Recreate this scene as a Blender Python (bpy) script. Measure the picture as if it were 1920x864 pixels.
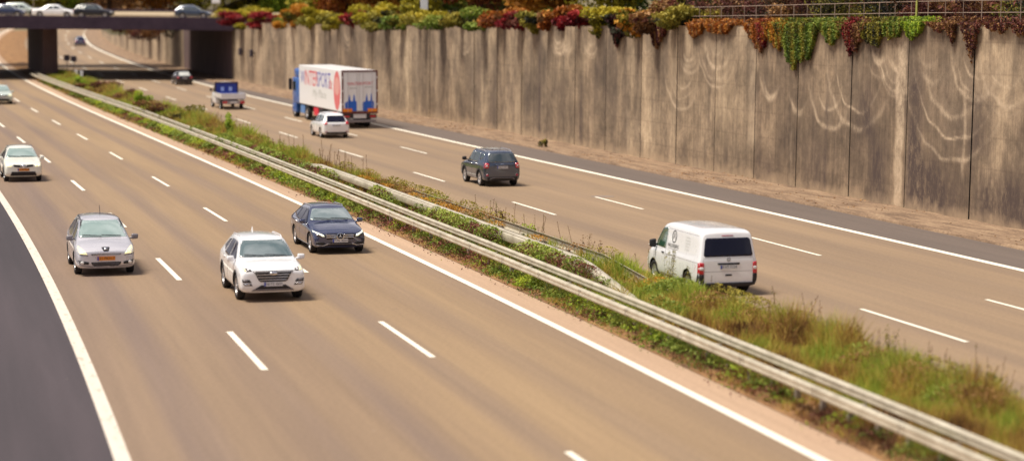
import bpy, bmesh, math, random
import numpy as np
from mathutils import Vector, Matrix
from mathutils.bvhtree import BVHTree

for o in list(bpy.data.objects): bpy.data.objects.remove(o)
sc = bpy.context.scene
R = math.radians
rng = np.random.default_rng(7)
random.seed(7)

# ------------------------------------------------------------------ camera
CAM_H = 7.719
cam_d = bpy.data.cameras.new('camera'); cam = bpy.data.objects.new('camera', cam_d)
sc.collection.objects.link(cam); sc.camera = cam
cam_d.sensor_width = 36.0; cam_d.lens = 3929.8 / 1920 * 36.0
cam_d.clip_start = 0.5; cam_d.clip_end = 6000
cam.matrix_world = (Matrix.Translation((0, 0, CAM_H)) @ Matrix.Rotation(math.pi/2 - 0.131857, 4, 'X')
                    @ Matrix.Rotation(0.008956, 4, 'Z'))
cam_d.dof.use_dof = True
cam_d.dof.focus_distance = 78.0
cam_d.dof.aperture_fstop = 0.42

# ------------------------------------------------------------------ light
SUN_EL, SUN_AZ = 65.0, 256.0       # azimuth clockwise from +y : sun high on the left
world = bpy.data.worlds.new("World"); sc.world = world; world.use_nodes = True
nt = world.node_tree; nt.nodes.clear()
wo = nt.nodes.new('ShaderNodeOutputWorld'); bg = nt.nodes.new('ShaderNodeBackground')
sky = nt.nodes.new('ShaderNodeTexSky'); sky.sky_type = 'NISHITA'; sky.sun_disc = False
sky.sun_elevation = R(SUN_EL); sky.sun_rotation = R(SUN_AZ)
sky.dust_density = 3.0; sky.air_density = 1.0
tc = nt.nodes.new('ShaderNodeTexCoord'); mp = nt.nodes.new('ShaderNodeMapping'); mp.inputs['Scale'].default_value = (1, 1, 2.6)
nz = nt.nodes.new('ShaderNodeTexNoise'); nz.inputs['Scale'].default_value = 2.3; nz.inputs['Detail'].default_value = 7; nz.inputs['Roughness'].default_value = .58
cr = nt.nodes.new('ShaderNodeValToRGB'); cr.color_ramp.elements[0].position = .36; cr.color_ramp.elements[1].position = .58
cl = nt.nodes.new('ShaderNodeValToRGB')
cl.color_ramp.elements[0].position = .44; cl.color_ramp.elements[0].color = (3.2, 3.1, 3.7, 1)
cl.color_ramp.elements[1].position = .68; cl.color_ramp.elements[1].color = (14.5, 13.8, 14.2, 1)
mx = nt.nodes.new('ShaderNodeMixRGB')
nt.links.new(tc.outputs['Generated'], mp.inputs[0]); nt.links.new(mp.outputs[0], nz.inputs[0])
nt.links.new(nz.outputs[0], cr.inputs[0]); nt.links.new(nz.outputs[0], cl.inputs[0])
nt.links.new(cr.outputs[0], mx.inputs[0]); nt.links.new(sky.outputs[0], mx.inputs[1]); nt.links.new(cl.outputs[0], mx.inputs[2])
nt.links.new(mx.outputs[0], bg.inputs[0]); bg.inputs[1].default_value = 0.048
nt.links.new(bg.outputs[0], wo.inputs[0])

sun_d = bpy.data.lights.new('sun', 'SUN'); sun = bpy.data.objects.new('sun', sun_d); sc.collection.objects.link(sun)
sun_d.energy = 3.5; sun_d.angle = R(20); sun_d.color = (1.0, 0.93, 0.79)
_el, _az = R(SUN_EL), R(SUN_AZ)
SDIR = Vector((math.sin(_az)*math.cos(_el), math.cos(_az)*math.cos(_el), math.sin(_el)))
sun.rotation_euler = SDIR.to_track_quat('Z', 'Y').to_euler(); sun.location = (0, 0, 60)
sc.view_settings.view_transform = 'Standard'; sc.view_settings.look = 'None'
sc.view_settings.gamma = 1.0; sc.view_settings.exposure = 0.60
sc.render.engine = 'CYCLES'

# ------------------------------------------------------------------ alignment of the motorway
DS = 0.5; S0 = -60.0
_s = np.arange(S0, 760.0, DS)
def _theta(s):
    t = 0.2167 + 0.00102408*s - 2.71830e-6*s*s
    lim = 430.0
    tl = 0.2167 + 0.00102408*lim - 2.71830e-6*lim*lim
    return np.where(s > lim, tl - (s-lim)*0.0013, t)
_th = _theta(_s)
_dx = -np.sin(_th)*DS; _dy = np.cos(_th)*DS
_X = np.concatenate([[0], np.cumsum((_dx[1:]+_dx[:-1])/2)]); _Y = np.concatenate([[0], np.cumsum((_dy[1:]+_dy[:-1])/2)])
_i0 = int(-S0/DS); _X = _X-_X[_i0]+14.723; _Y = _Y-_Y[_i0]
def zroad(s):
    s = np.asarray(s, float); q = np.minimum(s, 480.0)
    return -0.0396537*q + 4.72244e-5*q*q + np.maximum(s-480, 0)*0.006
def RD(s, n, z=0.0):
    s = np.asarray(s, float); n = np.asarray(n, float)
    th = np.interp(s, _s, _th)
    return np.stack([np.interp(s, _s, _X)+n*np.cos(th), np.interp(s, _s, _Y)+n*np.sin(th), zroad(s)+z+0*n], -1)
def heading(s): return float(np.interp(s, _s, _th))
def slope(s): return float((zroad(s+.5)-zroad(s-.5)))

# ------------------------------------------------------------------ helpers
def tag(o, label=None, cat=None, group=None, kind=None):
    if label: o['label'] = label
    if cat: o['category'] = cat
    if group: o['group'] = group
    if kind: o['kind'] = kind
    return o
def link(o, parent=None):
    sc.collection.objects.link(o)
    if parent is not None: o.parent = parent
    return o
def mk(name, verts, faces, mat=None, parent=None, smooth=False, uv=None, attrs=None):
    me = bpy.data.meshes.new(name)
    if isinstance(faces, np.ndarray):
        v = np.asarray(verts, np.float32); k = faces.shape[1]; nf = len(faces)
        me.vertices.add(len(v)); me.vertices.foreach_set('co', v.ravel())
        me.loops.add(nf*k); me.loops.foreach_set('vertex_index', faces.astype(np.int32).ravel())
        me.polygons.add(nf); me.polygons.foreach_set('loop_start', np.arange(0, nf*k, k, dtype=np.int32))
        me.polygons.foreach_set('loop_total', np.full(nf, k, np.int32))
        me.update(calc_edges=True)
    else:
        me.from_pydata([tuple(map(float, q)) for q in verts], [], faces); me.update()
    if uv is not None:
        l = me.uv_layers.new(name='UVMap'); vi = np.empty(len(me.loops), np.int32); me.loops.foreach_get('vertex_index', vi)
        l.data.foreach_set('uv', np.asarray(uv, np.float32)[vi].ravel())
    if attrs:
        for k_, a in attrs.items():
            at = me.attributes.new(k_, 'FLOAT', 'POINT'); at.data.foreach_set('value', np.asarray(a, np.float32))
    if smooth: me.polygons.foreach_set('use_smooth', np.ones(len(me.polygons), bool))
    if mat is not None:
        for m in (mat if isinstance(mat, (list, tuple)) else [mat]): me.materials.append(m)
    return link(bpy.data.objects.new(name, me), parent)
def empty(name, loc=(0, 0, 0), rot=None, parent=None):
    o = bpy.data.objects.new(name, None); link(o, parent); o.location = loc; o.empty_display_size = .3
    if rot is not None: o.rotation_euler = rot
    return o
def copy_tree(o, parent=None):
    c = o.copy(); sc.collection.objects.link(c)
    if parent is not None: c.parent = parent
    for ch in [x for x in bpy.data.objects if x.parent == o]: copy_tree(ch, c)
    return c

# ------------------------------------------------------------------ materials
def srgb(r, g, b):
    f = lambda c: (c/255/12.92) if c/255 <= .04045 else ((c/255+.055)/1.055)**2.4
    return (f(r), f(g), f(b), 1)
def c4(c): return c if len(c) == 4 else (*c, 1)
def mat(name, col, rough=.5, metal=0, coat=0, spec=.5, emit=None, estr=0, trans=0):
    m = bpy.data.materials.new(name); m.use_nodes = True; b = m.node_tree.nodes['Principled BSDF']
    b.inputs['Base Color'].default_value = c4(col); b.inputs['Roughness'].default_value = rough
    b.inputs['Metallic'].default_value = metal; b.inputs['Coat Weight'].default_value = coat
    b.inputs['Coat Roughness'].default_value = .04; b.inputs['Specular IOR Level'].default_value = spec
    if emit: b.inputs['Emission Color'].default_value = c4(emit); b.inputs['Emission Strength'].default_value = estr
    return m
class NG:
    """tiny node-building helper"""
    def __init__(s, name, rough=.8):
        s.m = bpy.data.materials.new(name); s.m.use_nodes = True; s.t = s.m.node_tree; s.b = s.t.nodes['Principled BSDF']
        s.b.inputs['Roughness'].default_value = rough
    def n(s, typ, **kw):
        q = s.t.nodes.new(typ)
        for k, v in kw.items(): setattr(q, k, v)
        return q
    def l(s, a, b): s.t.links.new(a, b)
    def uv(s): return s.n('ShaderNodeTexCoord').outputs['UV']
    def obj(s): return s.n('ShaderNodeTexCoord').outputs['Object']
    def mapv(s, src, scale, loc=(0, 0, 0)):
        q = s.n('ShaderNodeMapping'); q.inputs['Scale'].default_value = scale; q.inputs['Location'].default_value = loc; s.l(src, q.inputs[0]); return q.outputs[0]
    def noise(s, src, scale=1, detail=4, rough=.55, dist=0):
        q = s.n('ShaderNodeTexNoise'); q.inputs['Scale'].default_value = scale; q.inputs['Detail'].default_value = detail
        q.inputs['Roughness'].default_value = rough; q.inputs['Distortion'].default_value = dist; s.l(src, q.inputs['Vector']); return q.outputs[0]
    def ramp(s, src, stops, interp='LINEAR'):
        q = s.n('ShaderNodeValToRGB'); e = q.color_ramp.elements; q.color_ramp.interpolation = interp
        while len(e) < len(stops): e.new(.5)
        for i, (p, c) in enumerate(stops): e[i].position = p; e[i].color = c4(c) if isinstance(c, (tuple, list)) else (c, c, c, 1)
        s.l(src, q.inputs[0]); return q.outputs[0]
    def mix(s, f, a, b, mode='MIX'):
        q = s.n('ShaderNodeMixRGB', blend_type=mode)
        for i, x in ((0, f), (1, a), (2, b)):
            if hasattr(x, 'links'): s.l(x, q.inputs[i])
            elif i == 0: q.inputs[0].default_value = x
            else: q.inputs[i].default_value = c4(x) if isinstance(x, (tuple, list)) else (x, x, x, 1)
        return q.outputs[0]
    def math(s, op, a, b=0):
        q = s.n('ShaderNodeMath', operation=op)
        for i, x in ((0, a), (1, b)):
            if hasattr(x, 'links'): s.l(x, q.inputs[i])
            else: q.inputs[i].default_value = x
        return q.outputs[0]
    def attr(s, name): return s.n('ShaderNodeAttribute', attribute_name=name).outputs['Fac']
    def bump(s, h, strength=.3, dist=.02):
        q = s.n('ShaderNodeBump'); q.inputs['Strength'].default_value = strength; q.inputs['Distance'].default_value = dist
        s.l(h, q.inputs['Height']); s.l(q.outputs[0], s.b.inputs['Normal'])
    def col(s, c): s.l(c, s.b.inputs['Base Color'])

def asphalt(name, c_a, c_b, c_track, lane0, lanew, rough=.85, track=.5, darkedge=None):
    g = NG(name, rough); uv = g.uv()
    big = g.noise(g.mapv(uv, (.32, .018, 1)), 1, 5, .6)
    base = g.mix(g.ramp(big, [(.36, 0), (.64, 1)]), c_a, c_b)
    # wheel tracks: two worn bands per lane, broken up by noise
    sep = g.n('ShaderNodeSeparateXYZ'); g.l(uv, sep.inputs[0])
    wob = g.noise(g.mapv(uv, (.15, .03, 1)), 1, 3)
    u = g.math('ADD', g.math('SUBTRACT', sep.outputs[0], lane0), g.math('MULTIPLY', wob, .5))
    w = g.math('COSINE', g.math('MULTIPLY', u, 4*math.pi/lanew))
    trk = g.math('MULTIPLY', g.ramp(g.math('MULTIPLY_ADD', w, .5) if False else g.math('ADD', g.math('MULTIPLY', w, .5), .5), [(.35, 0), (.95, 1)]), track)
    brk = g.ramp(g.noise(g.mapv(uv, (.5, .012, 1), (7, 3, 0)), 1, 4), [(.35, .25), (.65, 1)])
    c = g.mix(g.math('MULTIPLY', trk, brk), base, c_track)
    # oil drip line in the lane centre
    fine = g.noise(g.mapv(uv, (9, 9, 9)), 1, 6, .75)
    c = g.mix(.5, c, g.ramp(fine, [(.3, .34), (.7, .66)]), 'OVERLAY')
    streak = g.noise(g.mapv(uv, (3.2, .05, 1), (1, 9, 0)), 1, 4, .7)
    c = g.mix(.38, c, g.ramp(streak, [(.3, .40), (.7, .60)]), 'OVERLAY')
    spots = g.noise(g.mapv(uv, (1.1, .5, 1), (3, 1, 0)), 1, 5, .8)
    c = g.mix(g.ramp(spots, [(.66, 0), (.74, .55)]), c, (.10, .075, .06))
    sp2 = g.noise(g.mapv(uv, (6, 5, 1), (5, 2, 0)), 1, 2, .5)
    c = g.mix(g.ramp(sp2, [(.775, 0), (.80, .5)]), c, (.62, .52, .42))
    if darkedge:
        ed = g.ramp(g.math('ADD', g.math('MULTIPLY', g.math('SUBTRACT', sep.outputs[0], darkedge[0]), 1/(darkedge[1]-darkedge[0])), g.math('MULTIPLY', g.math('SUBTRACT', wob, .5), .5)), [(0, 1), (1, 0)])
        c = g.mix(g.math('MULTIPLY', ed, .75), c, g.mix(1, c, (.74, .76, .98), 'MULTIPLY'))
    g.col(c); g.bump(fine, .35, .01)
    return g.m
M = {}
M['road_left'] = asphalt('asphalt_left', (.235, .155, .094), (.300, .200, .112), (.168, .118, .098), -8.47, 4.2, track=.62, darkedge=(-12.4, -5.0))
M['road_right'] = asphalt('asphalt_right', (.230, .156, .100), (.290, .196, .120), (.175, .122, .090), 9.25, 4.3, track=.5)
M['shoulder_left'] = asphalt('shoulder_dark', (.036, .028, .034), (.064, .048, .056), (.045, .034, .042), 0, 7, track=.2)
M['shoulder_right'] = asphalt('shoulder_grey', (.115, .088, .076), (.15, .112, .094), (.11, .085, .075), 0, 7, track=.2)
M['margin'] = asphalt('margin_strip', (.36, .235, .155), (.46, .31, .21), (.34, .225, .16), 0, 7, track=.2)
def paint(name, c, wear=.72):
    g = NG(name, .6); uv = g.uv()
    f = g.noise(g.mapv(uv, (7, 1.6, 1)), 1, 5, .75)
    f2 = g.noise(g.mapv(uv, (3, .3, 1)), 1, 3, .6)
    cc = g.mix(g.ramp(f, [(wear-.06, 0), (wear+.03, .75)]), c, (.40, .29, .21))
    cc = g.mix(g.ramp(f2, [(.3, .18), (.7, 0)]), cc, (.55, .45, .36))
    g.col(cc); return g.m
M['paint'] = paint('road_paint', (.88, .82, .70))
M['paint_old'] = paint('road_paint_worn', (.70, .62, .54), .60)
def soil():
    g = NG('soil', .95); uv = g.uv()
    a = g.noise(g.mapv(uv, (1.3, .5, 1)), 1, 6, .7); b = g.noise(g.mapv(uv, (14, 14, 1)), 1, 4, .8)
    c = g.ramp(a, [(.3, (.085, .045, .022)), (.5, (.25, .125, .05)), (.7, (.36, .21, .085))])
    c = g.mix(.8, c, g.ramp(b, [(.3, .2), (.7, .8)]), 'OVERLAY'); g.col(c); g.bump(b, .6, .03); return g.m
M['soil'] = soil()
def gutter():
    g = NG('gutter_concrete', .9); uv = g.uv()
    a = g.noise(g.mapv(uv, (2, .35, 1)), 1, 6, .7); b = g.noise(g.mapv(uv, (10, 6, 1)), 1, 4, .8)
    c = g.ramp(a, [(.32, (.115, .070, .045)), (.5, (.25, .16, .10)), (.7, (.36, .245, .155))])
    c = g.mix(.6, c, g.ramp(b, [(.35, .25), (.65, .75)]), 'OVERLAY'); g.col(c); g.bump(b, .5, .02); return g.m
M['gutter'] = gutter()
def concrete_wall():
    g = NG('wall_concrete', .92); uv = g.uv()      # uv = metres along the wall, metres up
    pan = g.attr('panel')
    big = g.noise(g.mapv(uv, (.16, .12, 1)), 1, 5, .65)
    base = g.ramp(big, [(.32, (.125, .090, .066)), (.5, (.285, .208, .138)), (.68, (.52, .39, .26))])
    st = g.noise(g.mapv(uv, (2.6, .07, 1), (4, 0, 0)), 1, 5, .72)
    c = g.mix(.48, base, g.ramp(st, [(.28, .18), (.5, .52), (.74, .80)]), 'OVERLAY')
    st2 = g.noise(g.mapv(uv, (13, .22, 1), (1, 0, 0)), 1, 3, .7)
    c = g.mix(.30, c, g.ramp(st2, [(.3, .2), (.7, .8)]), 'OVERLAY')
    # formwork lifts
    sep = g.n('ShaderNodeSeparateXYZ'); g.l(uv, sep.inputs[0])
    lift = g.math('PINGPONG', g.math('ADD', sep.outputs[1], .25), .62)
    c = g.mix(g.ramp(lift, [(0.0, .28), (.06, 0)]), c, (.15, .10, .07))
    # dirty algae stains running down from the top and splashed foot
    dk = g.noise(g.mapv(uv, (.55, .16, 1), (9, 2, 0)), 1, 6, .7)
    c = g.mix(g.math('MULTIPLY', g.ramp(dk, [(.47, 0), (.60, .50)]), 1), c, (.092, .064, .050))
    bl2 = g.noise(g.mapv(uv, (.45, .5, 1), (3, 8, 0)), 1, 7, .78, .6)
    c = g.mix(.50, c, g.ramp(bl2, [(.33, .24), (.5, .5), (.66, .78)]), 'OVERLAY')
    blot = g.noise(g.mapv(uv, (3.0, 2.2, 1), (2, 2, 0)), 1, 6, .85)
    c = g.mix(.6, c, g.ramp(blot, [(.3, .25), (.7, .75)]), 'OVERLAY')
    c = g.mix(g.ramp(pan, [(0, 0), (1, .55)]), c, g.mix(1, c, (.62, .56, .55), 'MULTIPLY'))
    # pale scratches where creepers swing, pale drain streaks, and dark stains (own shape, stored on the mesh)
    c = g.mix(g.math('MULTIPLY', g.attr('pale'), g.ramp(g.noise(g.mapv(uv, (1.6, 1.1, 1), (8, 8, 0)), 1, 6, .8), [(.36, .15), (.6, 1)])), c, (.62, .47, .33))
    c = g.mix(g.math('MULTIPLY', g.attr('dark'), g.ramp(g.noise(g.mapv(uv, (2.6, 1.0, 1), (5, 1, 0)), 1, 6, .8), [(.34, .3), (.55, 1.25)])), c, (.078, .052, .045))
    foot = g.ramp(g.math('ADD', g.math('MULTIPLY', sep.outputs[1], .8), g.math('MULTIPLY', g.noise(g.mapv(uv, (1.4, 1.2, 1)), 1, 4), 1.0)), [(.55, .5), (1.0, 0)])
    c = g.mix(foot, c, (.50, .36, .235))
    g.col(c); g.bump(blot, .35, .03); return g.m
M['wall'] = concrete_wall()
def simple_noise(name, c0, c1, scale=3, rough=.85, bump=.3, metal=0, stretch=(1, 1, 1)):
    g = NG(name, rough); f = g.noise(g.mapv(g.obj(), stretch), scale, 6, .7)
    g.col(g.ramp(f, [(.32, c0), (.68, c1)])); g.b.inputs['Metallic'].default_value = metal; g.bump(f, bump, .02); return g.m
M['joint'] = mat('wall_joint', (.03, .02, .018), .95)
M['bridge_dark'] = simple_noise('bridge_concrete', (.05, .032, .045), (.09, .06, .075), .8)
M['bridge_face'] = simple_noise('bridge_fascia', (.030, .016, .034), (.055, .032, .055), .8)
M['bridge_deck'] = simple_noise('deck_surface', (.34, .26, .17), (.44, .34, .23), .6)
M['pier'] = simple_noise('pier_concrete', (.10, .06, .065), (.17, .11, .105), .8, stretch=(1, 1, .3))
M['galv'] = simple_noise('galvanised_rail', (.40, .345, .26), (.68, .61, .49), 1.3, .5, .1, .3, (1, 1, 3))
M['galv_post'] = simple_noise('galvanised_post', (.20, .165, .14), (.34, .29, .24), 3, .6, .1, .2)
M['ground'] = simple_noise('far_ground', (.10, .085, .04), (.20, .15, .08), .2)
M['upper'] = simple_noise('upper_ground', (.05, .045, .02), (.12, .085, .035), .5)

# ------------------------------------------------------------------ the ground, road and markings
def sheet(name, s0, s1, n0, n1, z, m, ds=2.0, kind='structure', ncols=2, zf=None):
    ss = np.arange(s0, s1+ds*.5, ds); K = len(ss)
    t = np.linspace(0, 1, ncols)
    a = np.array([n0(s) if callable(n0) else n0 for s in ss], float); b = np.array([n1(s) if callable(n1) else n1 for s in ss], float)
    S = np.repeat(ss[:, None], ncols, 1); N = a[:, None]+(b-a)[:, None]*t[None]
    Z = np.full_like(N, z)
    if zf is not None: Z = Z+zf(S, N, t[None]+0*N)
    V = RD(S.ravel(), N.ravel(), 0); V[:, 2] += Z.ravel()
    idx = np.arange(K*ncols).reshape(K, ncols)
    F = np.stack([idx[:-1, :-1], idx[:-1, 1:], idx[1:, 1:], idx[1:, :-1]], -1).reshape(-1, 4)
    o = mk(name, V, F, m, uv=np.stack([N.ravel(), S.ravel()], -1))
    if kind: o['kind'] = kind
    return o
WALL_N = lambda s: float(np.interp(s, [0, 150, 176, 215, 236, 270, 300, 330, 352, 380, 413, 600], [24.3, 24.2, 23.5, 22.7, 22.3, 21.7, 21.0, 20.4, 19.8, 19.3, 18.4, 18.0]))
L3N = lambda s: float(np.interp(s, [0, 100, 160, 201, 230, 262, 293, 323, 356, 392, 417, 500], [18.1, 18.2, 18.1, 17.6, 17.5, 17.3, 17.15, 16.8, 16.1, 15.7, 15.3, 15]))
DRIFT = lambda s: float(np.interp(s, [0, 140, 200, 260, 300, 420], [0, 0, .3, .6, .0, -2.0]))
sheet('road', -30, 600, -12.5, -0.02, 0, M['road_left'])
sheet('road', -30, 600, 5.2, lambda s: L3N(s)+.2, 0, M['road_right'])
sheet('road_shoulder', -30, 600, -22, -12.3, .004, M['shoulder_left'])
sheet('road_shoulder', -30, 600, lambda s: L3N(s)+.05, lambda s: WALL_N(s)-3.1, .004, M['shoulder_right'])
sheet('road_margin', -30, 600, -.1, 1.08, .004, M['margin'], ds=1, zf=None)
def medz(S, N, t): return .02+.16*np.sin(np.clip(t, 0, 1)*np.pi)+.03*np.sin(S*.9)*np.sin(t*np.pi)
sheet('median_ground', -30, 420, 1.02, 5.45, 0, M['soil'], ds=1, ncols=9, zf=medz)
sheet('verge_pavement', -30, 600, lambda s: WALL_N(s)-2.9, lambda s: WALL_N(s)+.05, .10, M['gutter'], ds=1, ncols=5, zf=lambda S, N, t: .02*np.sin(S*1.7)*t)
# kerb below the pavement
def kerb():
    ss = np.arange(-30, 600, 1.0); prof = [(-3.12, 0.0), (-3.10, .10), (-3.06, .125), (-2.92, .125), (-2.90, .09)]
    V = np.concatenate([RD(ss, np.array([WALL_N(s) for s in ss])+dn, dz) for dn, dz in prof]); K = len(ss)
    F = []
    for j in range(len(prof)-1):
        a = np.arange(K-1)+j*K; F.append(np.stack([a, a+1, a+1+K, a+K], -1))
    o = mk('kerb', V, np.concatenate(F), M['gutter'], uv=np.stack([np.repeat(np.arange(len(prof))*.1, K), np.tile(ss, len(prof))], -1)); o['kind'] = 'structure'
kerb()
# one big ground sheet under everything, with the cutting banks
def terrain():
    ss = np.arange(-60, 760, 5.0)
    nn = np.array([-900, -300, -120, -60, -40, -30, -22.5, -10, 0, 10, 20, 23, 26, 40, 60, 100, 300, 900.])
    S, N = np.meshgrid(ss, nn, indexing='ij')
    Z = np.full_like(S, -.06)
    V = RD(S.ravel(), N.ravel(), Z.ravel())
    far = V[:, 2].copy()
    idx = np.arange(S.size).reshape(S.shape)
    F = np.stack([idx[:-1, :-1], idx[:-1, 1:], idx[1:, 1:], idx[1:, :-1]], -1).reshape(-1, 4)
    o = mk('ground', V, F, M['ground']); o['kind'] = 'structure'
    L = 5000; o = mk('ground', [(-L, -L, -17.6), (L, -L, -17.6), (L, L, -17.6), (-L, L, -17.6)], [(0, 1, 2, 3)], M['ground']); o['kind'] = 'structure'
terrain()

# painted markings
def marking(s0, s1, nf, w, m, z=.008):
    sheet('lane_marking', s0, s1, lambda s: nf(s)-w/2, lambda s: nf(s)+w/2, z, m, ds=1.0)
marking(-30, 600, lambda s: -12.42, .30, M['paint_old'])
marking(-30, 600, lambda s: 0.0, .24, M['paint'])
marking(-30, 600, L3N, .34, M['paint'])
def dashes(n_of, centres, w=.17, L=6.3):
    V = []; F = []; UV = []
    for c in centres:
        ss = np.linspace(c-L/2, c+L/2, 5); k = len(V)
        for s in ss:
            n = n_of(s); a, b = RD(s, n-w/2, .008), RD(s, n+w/2, .008); V += [a, b]; UV += [(n-w/2, s), (n+w/2, s)]
        F += [(k+2*i, k+2*i+1, k+2*i+3, k+2*i+2) for i in range(4)]
    o = mk('lane_marking', V, F, M['paint'], uv=UV); o['kind'] = 'structure'
cA = [18.9, 36.7, 54.5, 72.2, 89.6, 107.6, 126.9] + [126.9+18*i for i in range(1, 22)]
cB = [19.6, 37.4, 55.3, 73.1, 90.9, 108.9, 128.2, 146.9, 164.7] + [164.7+18*i for i in range(1, 20)]
cC = [18.2, 36.2, 54.2, 72.0, 89.8, 107.9, 126.1, 145.2, 162.8, 182.4, 199.8, 219.5] + [219.5+18.3*i for i in range(1, 18)]
cD = [19.3, 37.2, 55.1, 73.1, 91.2, 109.5, 127.9, 145.8, 163.6, 182.0, 200.2] + [200.2+18.3*i for i in range(1, 18)]
dashes(lambda s: -8.47, cA); dashes(lambda s: -4.30, cB, .155)
dashes(lambda s: float(np.interp(s, [0, 130, 165, 200, 222, 300, 420], [9.2, 9.27, 9.48, 9.67, 9.84, 9.4, 8.0])), cC, .155)
dashes(lambda s: float(np.interp(s, [0, 130, 165, 222, 300, 420], [13.56, 13.63, 13.55, 13.6, 13.3, 12.0])), cD, .15)

# ------------------------------------------------------------------ retaining wall, one panel per joint
WALL_H = lambda s: float(np.interp(s, [0, 85, 120, 150, 180, 240], [7.9, 7.85, 7.6, 7.35, 7.1, 6.5]))
arcs = []   # (s, z, radius, a0, a1, strength, width) – circular scratches
_ar = np.random.default_rng(11)
for (s, top, r, k) in [(76.5, 7.2, 3.0, 3), (79, 6.9, 2.1, 3), (80.6, 7.0, 4.6, 3), (82.8, 6.9, 1.2, 2), (85.6, 7.0, 2.4, 6), (87.3, 6.8, 1.1, 3), (89.5, 6.6, 3.3, 2),
                       (92.5, 5.2, 2.3, 3), (95.8, 4.6, 1.0, 2), (99, 5.4, 1.3, 2), (106, 7.3, 2.8, 5), (109.8, 6.8, 1.7, 4), (110.8, 5.8, 2.6, 3), (116, 7.2, 1.4, 2),
                       (125.6, 7.1, 1.5, 5), (130.2, 7.0, 1.3, 6), (131.8, 7.1, 1.5, 5), (152.7, 7.0, 1.8, 4), (186.5, 6.7, 1.9, 3), (216, 6.4, 1.5, 3), (73, 6.8, 2.6, 4), (70, 7, 2, 3)]:
    for j in range(k):
        arcs.append((s+_ar.normal(0, .12), top+_ar.normal(0, .12), r*(1-.75*j/k*(.6+.4*_ar.random())), _ar.uniform(.35, .95), _ar.uniform(.04, .13)))
wall = empty('retaining_wall', tuple(RD(120, 24.3)))
tag(wall, 'tall stained concrete retaining wall of vertical panels along the far side of the motorway', 'wall')
joints = [238, 232.4, 227, 221.6, 216.2, 210.8, 205.4, 200, 194.5, 189, 183.5, 178, 172.5, 167, 161.5, 156, 150.5, 145, 139.4, 134.0, 128.55, 122.95, 117.0, 111.5, 106.1, 100.9, 95.9, 90.2, 84.8, 79.2, 73.8, 68.3, 62.8, 57.3, 51.8, 46]
wl = np.array(RD(120, 24.3))
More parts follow.
